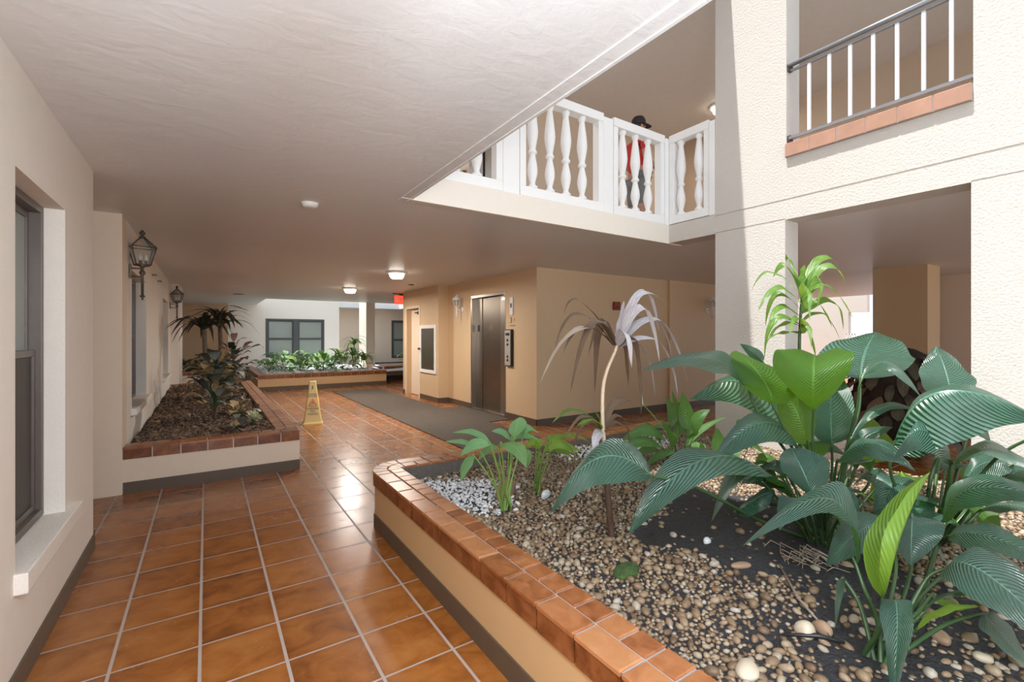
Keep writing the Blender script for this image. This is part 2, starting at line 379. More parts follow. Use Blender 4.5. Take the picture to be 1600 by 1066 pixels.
M['lily_leafy'] = leaf_mat('mid_green_leaf', (.03,.10,.022), (.09,.20,.05), (.25,.5,.05), .36, .4, 14, .4)
LILY_MAIN=[
((2.464,1.128,0.519),(1.981,1.268,0.806),(1.483,1.357,0.517),(0.0,0.144,0.013),(-0.002,-0.118,-0.065),[(2.583,1.145,0.384),(2.513,1.048,0.345)],0),
((1.647,1.369,0.743),(1.429,1.477,0.831),(1.206,1.54,0.609),(0.1,0.054,0.056),(-0.024,-0.056,-0.109),[(1.862,1.286,0.67),(2.255,1.207,0.459),(2.513,1.048,0.345)],0),
((2.63,1.198,0.752),(2.405,1.287,0.914),(2.087,1.377,0.71),(0.06,0.08,0.037),(-0.006,-0.068,-0.099),[(2.736,1.188,0.549),(2.676,1.072,0.345)],0),
((2.442,1.383,1.089),(2.132,1.407,1.249),(1.688,1.462,1.205),(0.174,0.077,0.034),(-0.097,-0.091,-0.061),[(2.491,1.35,0.947),(2.664,1.236,0.653),(2.676,1.072,0.345)],0),
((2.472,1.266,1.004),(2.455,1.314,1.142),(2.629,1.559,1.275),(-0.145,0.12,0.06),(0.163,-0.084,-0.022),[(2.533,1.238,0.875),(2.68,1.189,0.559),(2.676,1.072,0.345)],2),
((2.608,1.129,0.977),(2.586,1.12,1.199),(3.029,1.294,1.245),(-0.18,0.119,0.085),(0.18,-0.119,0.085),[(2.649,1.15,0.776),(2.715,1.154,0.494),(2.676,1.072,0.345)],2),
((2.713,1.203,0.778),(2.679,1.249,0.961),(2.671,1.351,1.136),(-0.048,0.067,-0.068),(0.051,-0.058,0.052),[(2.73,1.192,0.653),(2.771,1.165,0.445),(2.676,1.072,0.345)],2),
((2.879,1.153,0.766),(2.93,1.18,0.949),(3.161,1.266,1.227),(-0.162,0.047,-0.006),(0.056,-0.109,0.009),[(2.879,1.153,0.604),(2.817,1.134,0.411),(2.676,1.072,0.345)],0),
((3.091,1.097,1.12),(3.389,1.176,1.272),(3.811,1.256,1.39),(-0.31,0.133,0.01),(0.244,-0.185,-0.031),[(3.062,1.092,0.949),(2.944,1.11,0.674),(2.676,1.072,0.345)],0),
((2.826,1.008,1.093),(2.857,0.904,1.23),(2.904,0.777,1.06),(0.136,0.054,0.037),(-0.143,-0.025,-0.038),[(2.839,1.024,0.977),(2.852,1.087,0.693),(2.676,1.072,0.345)],0),
((2.861,1.345,0.746),(2.647,1.51,1.081),(2.286,1.629,1.004),(0.143,0.025,0.044),(0.032,-0.081,-0.187),[(2.843,1.261,0.583),(2.676,1.072,0.345)],0),
((2.913,1.551,1.199),(2.866,1.582,1.255),(2.792,1.63,1.315),(-0.0,0.024,-0.033),(0.047,-0.007,0.024),[(2.919,1.427,0.995),(2.861,1.225,0.517),(2.676,1.072,0.345)],0),
((2.301,0.996,0.627),(2.262,1.022,0.743),(2.321,1.102,0.829),(-0.066,0.08,0.038),(0.131,-0.05,0.056),[(2.428,1.032,0.494),(2.513,1.048,0.345)],0),
((2.282,0.949,0.63),(2.293,0.858,0.663),(2.31,0.81,0.533),(0.072,0.012,0.022),(-0.087,0.033,-0.064),[(2.438,1.025,0.464),(2.513,1.048,0.345)],0),
((2.561,1.004,0.749),(2.546,0.858,0.872),(2.563,0.703,0.772),(0.142,0.038,0.002),(-0.094,-0.022,-0.058),[(2.659,1.059,0.582),(2.699,1.093,0.399),(2.513,1.048,0.345)],0),
((2.671,0.991,0.837),(2.783,0.917,0.996),(2.937,0.815,0.996),(0.06,0.02,0.018),(-0.019,-0.011,-0.028),[(2.754,1.056,0.648),(2.676,1.072,0.345)],0),
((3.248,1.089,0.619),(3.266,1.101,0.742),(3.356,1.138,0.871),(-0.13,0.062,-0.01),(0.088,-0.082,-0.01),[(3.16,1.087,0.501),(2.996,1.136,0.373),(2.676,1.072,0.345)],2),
((2.151,1.275,0.506),(2.205,1.18,0.601),(2.26,1.143,0.61),(0.071,0.025,0.017),(-0.03,-0.016,-0.068),[(2.371,1.189,0.519),(2.513,1.048,0.345)],0),
((2.924,1.064,0.636),(2.953,1.045,0.792),(3.097,0.949,0.868),(0.035,0.036,0.038),(0.04,-0.027,-0.042),[(2.886,1.089,0.48),(2.676,1.072,0.345)],0),
((2.731,1.311,0.571),(2.846,1.235,0.733),(3.002,1.132,0.69),(0.109,0.048,0.028),(-0.088,-0.038,-0.03),[(2.761,1.231,0.427),(2.676,1.072,0.345)],0),
((2.459,1.012,0.525),(2.433,0.969,0.627),(2.397,0.813,0.628),(0.091,0.036,-0.009),(-0.078,-0.021,-0.02),[(2.565,1.061,0.391),(2.513,1.048,0.345)],0),
((2.554,1.248,0.464),(2.534,1.321,0.618),(2.39,1.417,0.577),(0.081,0.042,0.026),(-0.05,-0.039,-0.043),[(2.625,1.201,0.362),(2.513,1.048,0.345)],0)]
LILY_RIGHT=[
((3.088,0.715,1.06),(3.15,0.746,1.17),(3.291,0.821,1.311),(-0.164,0.072,-0.004),(0.07,-0.094,-0.016),[(3.035,0.726,0.873),(2.936,0.756,0.63),(3.022,0.771,0.349)],0),
((2.728,0.834,0.841),(2.712,0.664,1.115),(2.859,0.388,1.02),(0.195,0.039,0.017),(0.003,-0.062,-0.232),[(2.718,0.84,0.707),(2.852,0.811,0.506),(3.022,0.771,0.349)],0),
((3.337,0.791,1.058),(3.198,0.763,1.06),(2.998,0.715,0.979),(-0.161,0.106,-0.073),(0.144,-0.095,-0.066),[(3.181,0.774,0.781),(3.017,0.763,0.519),(3.022,0.771,0.349)],0),
((2.849,0.658,0.778),(2.646,0.708,0.945),(2.413,0.742,0.825),(0.123,0.015,0.043),(-0.068,-0.027,-0.087),[(2.875,0.677,0.663),(2.935,0.721,0.471),(3.022,0.771,0.349)],0),
((2.589,0.626,0.574),(2.506,0.501,0.771),(2.448,0.239,0.771),(0.13,0.034,0.025),(-0.055,-0.035,-0.048),[(2.698,0.673,0.474),(2.711,0.725,0.33)],0),
((2.827,0.648,0.772),(2.836,0.523,0.878),(2.802,0.305,0.756),(0.156,0.029,-0.0),(-0.128,-0.024,-0.021),[(2.87,0.68,0.603),(3.022,0.771,0.349)],0),
((3.196,0.524,0.738),(3.081,0.6,0.753),(2.987,0.662,0.622),(0.054,0.024,0.055),(0.003,-0.038,-0.064),[(3.138,0.622,0.537),(3.008,0.708,0.35)],0),
((2.979,0.428,0.922),(2.891,0.366,1.033),(2.864,0.264,1.075),(0.076,0.01,0.059),(-0.076,-0.01,-0.055),[(3.002,0.533,0.813),(3.018,0.642,0.601),(3.022,0.771,0.349)],0),
((3.458,0.71,0.913),(3.498,0.684,0.854),(3.539,0.657,0.792),(0.06,-0.003,0.022),(-0.045,0.006,-0.023),[(3.332,0.734,0.701),(3.022,0.771,0.349)],0),
((3.288,0.583,0.678),(3.221,0.508,0.701),(3.196,0.404,0.635),(0.088,0.014,0.026),(-0.073,-0.012,-0.033),[(3.181,0.654,0.519),(3.022,0.771,0.349)],0),
((2.384,0.558,0.588),(2.344,0.44,0.642),(2.259,0.208,0.614),(0.115,0.008,0.013),(-0.103,-0.004,-0.027),[(2.435,0.608,0.504),(2.175,0.6,0.408)],0),
((2.65,0.525,0.639),(2.635,0.415,0.701),(2.666,0.275,0.644),(0.132,0.021,-0.017),(-0.088,-0.014,-0.007),[(2.652,0.584,0.539),(3.022,0.771,0.349)],0)]
LILY_FRONT=[
((1.831,0.588,0.51),(1.878,0.581,0.716),(2.117,0.542,0.886),(-0.036,0.048,0.009),(-0.062,-0.067,0.006),[(1.822,0.594,0.427),(1.789,0.603,0.336)],1),
((1.818,0.656,0.591),(1.814,0.742,0.794),(1.499,0.867,0.656),(0.14,0.027,0.027),(-0.073,-0.06,-0.032),[(1.804,0.629,0.53),(1.818,0.596,0.427),(1.789,0.603,0.336)],0),
((2.146,0.679,0.659),(1.975,0.708,0.648),(1.79,0.735,0.564),(0.015,0.05,0.036),(0.023,-0.039,-0.056),[(2.054,0.62,0.551),(1.902,0.6,0.407),(1.789,0.603,0.336)],0),
((2.229,0.624,0.681),(2.138,0.601,0.634),(2.034,0.573,0.566),(-0.062,0.041,-0.009),(0.109,-0.072,0.009),[(2.235,0.62,0.55),(2.001,0.595,0.42),(1.789,0.603,0.336)],0),
((1.999,0.477,0.604),(1.977,0.371,0.635),(1.937,0.158,0.456),(0.129,-0.013,0.026),(-0.111,0.014,-0.045),[(1.983,0.511,0.572),(1.948,0.534,0.509),(1.858,0.569,0.375),(1.789,0.603,0.336)],0),
((1.754,0.542,0.546),(1.696,0.509,0.533),(1.612,0.493,0.326),(-0.044,0.029,0.0),(0.07,-0.022,-0.012),[(1.771,0.567,0.458),(1.789,0.603,0.336)],0),
((2.028,0.517,0.492),(2.023,0.461,0.489),(2.092,0.415,0.483),(0.054,0.012,-0.013),(-0.04,-0.009,0.001),[(1.902,0.541,0.437),(1.789,0.603,0.336)],1),
((1.872,0.501,0.488),(1.972,0.434,0.558),(2.14,0.323,0.508),(0.041,0.009,-0.008),(-0.041,-0.009,0.005),[(1.83,0.552,0.395),(1.789,0.603,0.336)],0),
((1.791,0.494,0.47),(1.829,0.445,0.54),(1.897,0.376,0.565),(0.04,0.01,-0.006),(-0.037,-0.012,0.003),[(1.805,0.545,0.398),(1.789,0.603,0.336)],1),
((1.84,0.702,0.52),(1.806,0.7,0.498),(1.759,0.695,0.374),(0.01,0.017,-0.011),(-0.008,-0.018,0.011),[(1.831,0.648,0.45),(1.789,0.603,0.336)],0),
((2.312,0.509,0.526),(2.401,0.451,0.569),(2.454,0.355,0.494),(0.085,0.016,-0.013),(-0.071,-0.013,0.0),[(2.065,0.552,0.464),(1.789,0.603,0.336)],0),
((2.103,0.408,0.458),(2.073,0.368,0.438),(2.031,0.275,0.361),(0.085,-0.008,-0.005),(-0.069,0.01,-0.005),[(1.988,0.484,0.417),(1.789,0.603,0.336)],0)]
LILY_MID=[
((3.065,2.469,0.507),(3.021,2.498,0.622),(2.935,2.555,0.689),(-0.019,0.049,0.02),(0.019,-0.048,-0.02),[(3.134,2.423,0.393),(3.203,2.378,0.341)],1),
((3.193,2.456,0.61),(3.235,2.476,0.725),(3.207,2.519,0.866),(-0.011,0.043,-0.005),(0.01,-0.043,0.005),[(3.198,2.417,0.443),(3.203,2.378,0.341)],1),
((3.28,2.435,0.646),(3.313,2.485,0.754),(3.303,2.528,0.902),(-0.002,0.037,0.006),(0.001,-0.037,-0.006),[(3.242,2.406,0.46),(3.203,2.378,0.341)],1),
((3.26,2.34,0.601),(3.247,2.349,0.725),(3.221,2.366,0.912),(-0.031,0.056,-0.016),(0.03,-0.056,0.015),[(3.229,2.36,0.44),(3.203,2.378,0.341)],1),
((3.25,2.275,0.572),(3.236,2.236,0.707),(3.302,2.168,0.786),(-0.007,0.041,0.035),(0.007,-0.04,-0.035),[(3.225,2.327,0.427),(3.203,2.378,0.341)],1),
((3.058,2.401,0.521),(2.899,2.459,0.621),(2.715,2.557,0.535),(0.007,0.031,0.045),(-0.007,-0.031,-0.044),[(3.13,2.39,0.401),(3.203,2.378,0.341)],1),
((3.012,2.396,0.477),(2.817,2.453,0.541),(2.629,2.542,0.44),(0.007,0.032,0.038),(-0.007,-0.031,-0.038),[(3.105,2.389,0.379),(3.203,2.378,0.341)],1),
((3.224,2.436,0.494),(3.302,2.432,0.618),(3.467,2.347,0.668),(0.003,0.034,0.043),(-0.004,-0.034,-0.042),[(3.211,2.408,0.385),(3.203,2.378,0.341)],1),
((3.271,2.261,0.521),(3.244,2.23,0.48),(3.26,2.196,0.394),(-0.024,0.052,-0.007),(0.024,-0.052,0.007),[(3.238,2.319,0.401),(3.203,2.378,0.341)],1),
((3.234,2.501,0.534),(3.265,2.577,0.626),(3.238,2.642,0.674),(-0.012,0.044,0.027),(0.011,-0.044,-0.027),[(3.219,2.439,0.404),(3.203,2.378,0.341)],1),
((3.126,2.393,0.463),(3.088,2.394,0.611),(2.973,2.458,0.633),(-0.018,0.048,0.025),(0.017,-0.047,-0.024),[(3.165,2.385,0.371),(3.203,2.378,0.341)],1),
((3.299,2.35,0.501),(3.334,2.351,0.643),(3.312,2.378,0.757),(-0.031,0.057,0.005),(0.03,-0.056,-0.005),[(3.251,2.364,0.389),(3.203,2.378,0.341)],1),
((3.238,2.355,0.455),(3.346,2.283,0.601),(3.519,2.168,0.705),(0.014,0.027,0.02),(-0.014,-0.027,-0.02),[(3.221,2.366,0.367),(3.203,2.378,0.341)],1),
((3.114,2.509,0.415),(3.066,2.588,0.421),(2.962,2.681,0.346),(0.01,0.029,0.03),(-0.011,-0.029,-0.03),[(3.159,2.443,0.349),(3.203,2.378,0.341)],1),
((3.122,2.359,0.444),(2.983,2.403,0.419),(2.841,2.473,0.308),(0.012,0.028,0.023),(-0.012,-0.028,-0.022),[(3.16,2.37,0.365),(3.203,2.378,0.341)],1)]
LILY_SMALL=[
((2.948,1.887,0.535),(2.955,1.882,0.632),(2.948,1.887,0.73),(-0.022,0.039,-0.005),(0.022,-0.038,0.005),[(3.003,1.85,0.437),(3.059,1.814,0.358)],1),
((3.14,1.76,0.632),(3.11,1.779,0.748),(3.077,1.801,0.787),(-0.036,0.048,-0.017),(0.036,-0.048,0.017),[(3.099,1.787,0.486),(3.059,1.814,0.358)],1),
((3.022,1.838,0.455),(3.059,1.814,0.566),(3.133,1.765,0.632),(-0.007,0.029,0.022),(0.007,-0.028,-0.021),[(3.04,1.826,0.398),(3.059,1.814,0.358)],1),
((3.244,1.692,0.499),(3.17,1.74,0.61),(3.059,1.814,0.632),(0.001,0.023,0.035),(-0.001,-0.023,-0.035),[(3.151,1.753,0.42),(3.059,1.814,0.358)],1),
((2.911,1.911,0.499),(2.874,1.936,0.566),(2.859,1.946,0.632),(-0.008,0.029,0.004),(0.008,-0.029,-0.004),[(2.985,1.863,0.42),(3.059,1.814,0.358)],1),
((3.17,1.74,0.455),(3.225,1.704,0.522),(3.299,1.655,0.499),(0.005,0.02,0.03),(-0.005,-0.02,-0.03),[(3.114,1.777,0.398),(3.059,1.814,0.358)],1)]
PALE1=[
((1.383,2.322,0.735),(1.302,2.376,0.798),(1.196,2.446,0.795),(0.021,0.022,0.013),(-0.014,-0.026,-0.012),[(1.434,2.312,0.561),(1.491,2.311,0.342)],2),
((1.293,2.322,0.735),(1.217,2.372,0.757),(1.14,2.423,0.754),(0.014,0.027,0.008),(-0.014,-0.027,-0.008),[(1.384,2.31,0.566),(1.491,2.311,0.342)],2),
((1.306,2.193,0.766),(1.236,2.24,0.766),(1.165,2.287,0.695),(0.003,0.034,0.022),(-0.003,-0.034,-0.024),[(1.387,2.236,0.587),(1.491,2.311,0.342)],2),
((1.327,2.12,0.778),(1.396,2.074,0.757),(1.442,2.043,0.65),(-0.012,0.044,-0.035),(0.023,-0.051,0.021),[(1.395,2.195,0.596),(1.491,2.311,0.342)],2),
((1.53,2.285,0.765),(1.542,2.277,0.834),(1.555,2.269,0.879),(-0.025,0.052,-0.013),(0.033,-0.058,0.017),[(1.511,2.298,0.579),(1.491,2.311,0.342)],2),
((1.572,2.377,0.712),(1.526,2.408,0.767),(1.467,2.447,0.775),(0.016,0.025,0.018),(-0.01,-0.03,-0.021),[(1.537,2.352,0.542),(1.491,2.311,0.342)],2),
((1.254,2.288,0.69),(1.218,2.312,0.632),(1.194,2.328,0.542),(-0.007,0.041,0.003),(0.01,-0.042,-0.002),[(1.363,2.288,0.542),(1.491,2.311,0.342)],2),
((1.621,2.345,0.712),(1.644,2.329,0.799),(1.72,2.279,0.751),(0.007,0.031,0.018),(-0.004,-0.033,-0.021),[(1.56,2.337,0.542),(1.491,2.311,0.342)],2),
((1.64,2.392,0.66),(1.68,2.366,0.612),(1.687,2.361,0.548),(-0.003,0.038,-0.024),(0.006,-0.04,0.024),[(1.573,2.365,0.514),(1.491,2.311,0.342)],2),
((1.614,2.47,0.689),(1.668,2.434,0.73),(1.798,2.348,0.689),(0.017,0.025,0.014),(-0.017,-0.025,-0.018),[(1.563,2.407,0.525),(1.491,2.311,0.342)],2),
((1.579,2.553,0.636),(1.533,2.583,0.636),(1.464,2.628,0.545),(0.001,0.035,0.014),(-0.002,-0.035,-0.017),[(1.549,2.452,0.496),(1.491,2.311,0.342)],2)]
PALE2=[
((1.799,2.383,0.649),(1.754,2.413,0.715),(1.695,2.452,0.773),(0.004,0.033,0.027),(-0.001,-0.036,-0.03),[(1.781,2.395,0.513),(1.768,2.404,0.34)],1),
((1.772,2.281,0.665),(1.821,2.248,0.705),(1.961,2.156,0.633),(0.019,0.023,0.017),(-0.019,-0.023,-0.025),[(1.762,2.335,0.526),(1.768,2.404,0.34)],1),
((1.694,2.213,0.67),(1.79,2.149,0.713),(1.871,2.096,0.605),(0.019,0.023,0.012),(-0.013,-0.027,-0.027),[(1.72,2.292,0.531),(1.768,2.404,0.34)],1),
((1.867,2.338,0.616),(1.936,2.292,0.616),(1.978,2.265,0.526),(0.013,0.028,0.018),(-0.009,-0.03,-0.021),[(1.816,2.372,0.493),(1.768,2.404,0.34)],1),
((1.698,2.27,0.658),(1.675,2.285,0.717),(1.626,2.317,0.677),(0.008,0.031,0.017),(-0.008,-0.031,-0.02),[(1.724,2.325,0.523),(1.768,2.404,0.34)],1),
((1.912,2.428,0.609),(2.001,2.369,0.702),(2.126,2.287,0.66),(0.019,0.023,0.011),(-0.019,-0.023,-0.015),[(1.845,2.424,0.488),(1.768,2.404,0.34)],1),
((1.914,2.486,0.605),(1.943,2.467,0.674),(2.07,2.384,0.683),(0.019,0.024,0.015),(-0.019,-0.024,-0.019),[(1.849,2.458,0.483),(1.768,2.404,0.34)],1),
((1.655,2.238,0.689),(1.678,2.223,0.728),(1.732,2.187,0.632),(0.005,0.033,0.009),(0.001,-0.037,-0.008),[(1.7,2.305,0.543),(1.768,2.404,0.34)],1)]
DRY1=[
((1.778,1.726,1.322),(1.665,1.86,1.551),(1.613,1.931,1.474),(0.014,0.027,0.008),(-0.014,-0.027,-0.007),[],0),
((1.776,1.727,1.317),(1.614,1.834,1.48),(1.519,1.897,1.272),(0.012,0.028,0.008),(-0.012,-0.028,-0.008),[],0),
((1.779,1.725,1.311),(1.58,1.737,1.411),(1.455,1.747,1.272),(0.011,0.029,0.009),(-0.011,-0.029,-0.009),[],0),
((1.776,1.727,1.31),(1.514,1.72,1.394),(1.311,1.747,1.13),(0.011,0.029,0.008),(-0.011,-0.029,-0.008),[],1),
((1.782,1.723,1.313),(1.615,1.714,1.427),(1.484,1.728,1.078),(0.006,0.032,0.014),(-0.006,-0.032,-0.014),[],0),
((1.785,1.721,1.311),(1.806,1.851,1.416),(1.83,1.921,1.034),(0.001,0.036,0.018),(-0.001,-0.035,-0.018),[],0),
((1.792,1.716,1.313),(1.885,1.775,1.433),(1.945,1.807,1.559),(0.006,0.032,0.015),(-0.006,-0.032,-0.015),[],2),
((1.799,1.712,1.325),(2.011,1.751,1.594),(2.248,1.703,1.507),(0.013,0.027,0.012),(-0.013,-0.027,-0.012),[],2),
((1.8,1.711,1.326),(1.947,1.674,1.602),(2.043,1.646,1.38),(0.007,0.031,0.017),(-0.008,-0.031,-0.016),[],2),
((1.8,1.711,1.319),(1.829,1.572,1.507),(1.85,1.486,1.215),(0.007,0.032,0.017),(-0.007,-0.031,-0.016),[],2),
((1.794,1.715,1.309),(1.681,1.55,1.378),(1.612,1.452,1.217),(0.005,0.033,0.016),(-0.005,-0.033,-0.015),[],2),
((1.805,1.707,1.314),(2.019,1.626,1.448),(2.17,1.562,1.114),(0.01,0.029,0.013),(-0.011,-0.029,-0.013),[],2),
((1.805,1.707,1.305),(1.937,1.561,1.33),(1.991,1.489,1.048),(0.013,0.027,0.01),(-0.013,-0.027,-0.009),[],2),
((1.793,1.715,1.303),(1.902,1.763,1.31),(1.965,1.793,1.07),(0.008,0.031,0.012),(-0.009,-0.03,-0.011),[],0),
((1.797,1.713,1.305),(1.848,1.643,1.33),(1.862,1.613,0.959),(0.006,0.032,0.015),(-0.006,-0.032,-0.014),[],0),
((1.8,1.711,1.302),(1.987,1.707,1.293),(2.091,1.711,1.023),(0.013,0.027,0.008),(-0.014,-0.027,-0.008),[],2),
((1.804,1.709,1.314),(2.077,1.708,1.452),(2.235,1.711,1.234),(0.014,0.027,0.01),(-0.014,-0.027,-0.01),[],2),
((1.785,1.721,1.314),(1.855,1.891,1.453),(1.863,2.015,1.232),(0.011,0.029,0.01),(-0.011,-0.029,-0.01),[],0),
((1.795,1.714,1.314),(2.005,1.815,1.454),(2.195,1.833,1.458),(0.01,0.029,0.012),(-0.01,-0.029,-0.012),[],0)]
DRY2=[
((1.708,1.748,0.883),(1.601,1.819,0.98),(1.496,1.888,0.907),(0.01,0.029,0.005),(-0.01,-0.029,-0.005),[],3),
((1.711,1.746,0.88),(1.566,1.722,0.964),(1.449,1.739,0.848),(0.013,0.027,0.003),(-0.013,-0.027,-0.002),[],0),
((1.711,1.746,0.877),(1.711,1.866,0.895),(1.686,1.942,0.745),(0.012,0.028,0.003),(-0.013,-0.028,-0.003),[],0),
((1.715,1.743,0.869),(1.544,1.617,0.86),(1.486,1.535,0.766),(0.005,0.033,0.01),(-0.005,-0.032,-0.009),[],2),
((1.723,1.738,0.887),(1.818,1.735,1.023),(1.937,1.686,0.969),(0.008,0.031,0.01),(-0.009,-0.03,-0.01),[],0),
((1.723,1.738,0.877),(1.855,1.77,0.895),(1.966,1.757,0.816),(0.012,0.028,0.005),(-0.012,-0.028,-0.005),[],0),
((1.714,1.744,0.879),(1.601,1.699,0.949),(1.501,1.705,0.917),(0.01,0.03,0.006),(-0.01,-0.029,-0.006),[],3),
((1.72,1.74,0.872),(1.68,1.646,0.869),(1.67,1.593,0.817),(0.012,0.028,0.003),(-0.013,-0.028,-0.003),[],0),
((1.716,1.743,0.88),(1.769,1.828,0.93),(1.775,1.884,0.957),(0.013,0.027,0.003),(-0.013,-0.027,-0.003),[],3),
((1.724,1.737,0.88),(1.72,1.62,0.964),(1.722,1.559,0.817),(0.015,0.026,0.003),(-0.015,-0.026,-0.002),[],0)]
GREEN=[
((3.486,1.591,1.67),(3.705,1.566,1.92),(3.886,1.519,1.893),(0.014,0.027,0.028),(-0.014,-0.026,-0.028),[],1),
((3.486,1.591,1.647),(3.584,1.467,1.851),(3.66,1.38,1.715),(0.015,0.026,0.027),(-0.016,-0.026,-0.026),[],1),
((3.486,1.591,1.656),(3.504,1.699,1.874),(3.488,1.782,1.793),(0.012,0.028,0.028),(-0.013,-0.028,-0.027),[],1),
((3.486,1.591,1.679),(3.58,1.709,1.929),(3.65,1.77,1.92),(0.015,0.026,0.025),(-0.015,-0.026,-0.025),[],1),
((3.486,1.591,1.692),(3.497,1.584,1.791),(3.508,1.576,1.863),(0.014,0.027,0.026),(-0.014,-0.027,-0.026),[],1),
((3.486,1.591,1.679),(3.744,1.66,1.818),(3.874,1.718,1.883),(0.016,0.026,0.024),(-0.016,-0.025,-0.024),[],1),
((3.486,1.591,1.647),(3.36,1.734,1.821),(3.275,1.826,1.682),(0.024,0.02,0.012),(-0.024,-0.02,-0.012),[],1),
((3.486,1.591,1.589),(3.247,1.629,1.691),(3.075,1.671,1.522),(0.016,0.026,0.022),(-0.016,-0.026,-0.021),[],1),
((3.486,1.591,1.544),(3.446,1.738,1.665),(3.441,1.813,1.425),(0.014,0.026,0.022),(-0.015,-0.026,-0.022),[],1),
((3.486,1.591,1.499),(3.207,1.596,1.557),(3.051,1.591,1.405),(0.016,0.025,0.02),(-0.016,-0.025,-0.02),[],1),
((3.486,1.591,1.44),(3.332,1.693,1.476),(3.272,1.733,1.193),(0.015,0.026,0.02),(-0.015,-0.026,-0.02),[],1),
((3.486,1.591,1.611),(3.484,1.473,1.756),(3.407,1.452,1.556),(0.015,0.026,0.025),(-0.016,-0.026,-0.025),[],1),
((3.486,1.591,1.634),(3.256,1.444,1.675),(3.103,1.365,1.454),(0.011,0.029,0.03),(-0.011,-0.029,-0.029),[],1),
((3.486,1.591,1.544),(3.466,1.485,1.603),(3.489,1.397,1.419),(0.012,0.028,0.027),(-0.013,-0.027,-0.027),[],1),
((3.486,1.591,1.575),(3.688,1.518,1.729),(3.895,1.417,1.47),(0.02,0.023,0.019),(-0.02,-0.023,-0.019),[],1),
((3.486,1.591,1.521),(3.782,1.515,1.619),(3.921,1.495,1.406),(0.017,0.024,0.022),(-0.018,-0.024,-0.022),[],1),
((3.486,1.591,1.454),(3.669,1.53,1.524),(3.806,1.475,1.336),(0.025,0.019,0.011),(-0.025,-0.019,-0.011),[],1),
((3.486,1.591,1.431),(3.473,1.72,1.443),(3.441,1.813,1.293),(0.023,0.021,0.011),(-0.023,-0.021,-0.01),[],1),
((3.486,1.591,1.386),(3.273,1.612,1.385),(3.132,1.633,1.342),(0.025,0.02,0.008),(-0.025,-0.02,-0.008),[],1),
((3.486,1.591,1.476),(3.232,1.519,1.469),(3.085,1.473,1.363),(0.019,0.023,0.016),(-0.02,-0.023,-0.016),[],1),
((3.486,1.591,1.431),(3.31,1.468,1.448),(3.2,1.397,1.282),(0.013,0.028,0.025),(-0.013,-0.027,-0.024),[],1),
((3.486,1.591,1.386),(3.418,1.516,1.407),(3.4,1.456,1.214),(0.012,0.028,0.025),(-0.012,-0.028,-0.025),[],1)]
DRY_STEM=[(1.737, 1.693, 0.322), (1.723, 1.702, 0.46), (1.714, 1.72, 0.72), (1.717, 1.742, 0.914), (1.732, 1.756, 1.078), (1.749, 1.745, 1.178), (1.782, 1.723, 1.272), (1.793, 1.715, 1.312)]
GREEN_STEM=[(3.482, 1.594, 0.576), (3.482, 1.594, 1.026), (3.478, 1.596, 1.296), (3.486, 1.591, 1.521), (3.497, 1.584, 1.679)]
MAIN_BASE=(2.513, 1.048, 0.345)
RIGHT_BASE=(3.022, 0.771, 0.349)
FRONT_BASE=(1.789, 0.603, 0.336)
MID_BASE=(3.203, 2.378, 0.341)
PALE1_BASE=(1.491, 2.311, 0.342)
PALE2_BASE=(1.768, 2.404, 0.34)
SMALL_BASE=(3.059, 1.814, 0.358)
# ------------------------------------------------------------------ camera, sky, sun
cam = bpy.data.cameras.new('camera'); co = bpy.data.objects.new('camera', cam); C.objects.link(co)
cam.sensor_width = 36; cam.lens = 36*722.16/1600; cam.shift_y = -7.2/1600; cam.clip_start = .05
co.location = (0,0,H); co.rotation_euler = (PI/2, 0, -.584266)
bpy.context.scene.camera = co
w = bpy.data.worlds.new('sky'); bpy.context.scene.world = w; w.use_nodes = True
bg = w.node_tree.nodes['Background']; bg.inputs[0].default_value = (.74,.87,1.0,1); bg.inputs[1].default_value = SKY
sun = bpy.data.lights.new('sun','SUN'); sun.energy = SUN; sun.angle = .012; sun.color = (1,.98,.95)
so = bpy.data.objects.new('sun', sun); C.objects.link(so); so.location = (-3,2,12)
so.rotation_euler = Vector((.29,-.0617,-1)).to_track_quat('-Z','Y').to_euler()
vs = bpy.context.scene.view_settings
vs.view_transform = 'Standard'; vs.look = 'None'; vs.gamma = 1; vs.use_curve_mapping = False; vs.exposure = EXPO
bpy.context.scene.cycles.diffuse_bounces = 7; bpy.context.scene.cycles.max_bounces = 14
bpy.context.scene.cycles.transparent_max_bounces = 12
bpy.context.scene.cycles.sample_clamp_indirect = 6
bpy.context.scene.cycles.caustics_reflective = False; bpy.context.scene.cycles.caustics_refractive = False

# ------------------------------------------------------------------ shell
XR = 4.317
W1 = (1.30, XR, -4.2, 3.36); W2 = (1.38, 6.2, 14.5, 17.26)
struct('floor', MB().box((-2.4,-3,-.1),(21,20,0)), M['floor'], 'glazed terracotta tile floor with pale grout')
sl = voxel(cuts(-2.4,14, W1[0], 4.45, W2[0], W2[1]), cuts(-1.2,18.6, 3.36, 14.5, 17.26), [ZC, ZF-.004],
    lambda x,y,z: not inside(x,y,z, (W1[0],4.45,W1[2],W1[3],0,9), (*W2,0,9)))
struct('floor_added_bounce', MB().box((-14,-22,-.11),(25,-3,-.005)), M['outdoor'], 'added unseen pale paving that bounces daylight into the hall')  # unseen ground added as a pale reflector for the hall ceiling
struct('ceiling', sl, M['ceiling'], 'textured plaster hall ceiling around the light well')
rf = voxel(cuts(-2.4,14, .6, XR, 7.5), cuts(-1.2,9.0, 2.645), [ZR, 5.25],
    lambda x,y,z: not inside(x,y,z, (.6,XR,-4.2,2.645,0,9)))
struct('ceiling_upper', rf, M['upper_ceiling'], 'brownish ceiling of the upper gallery')
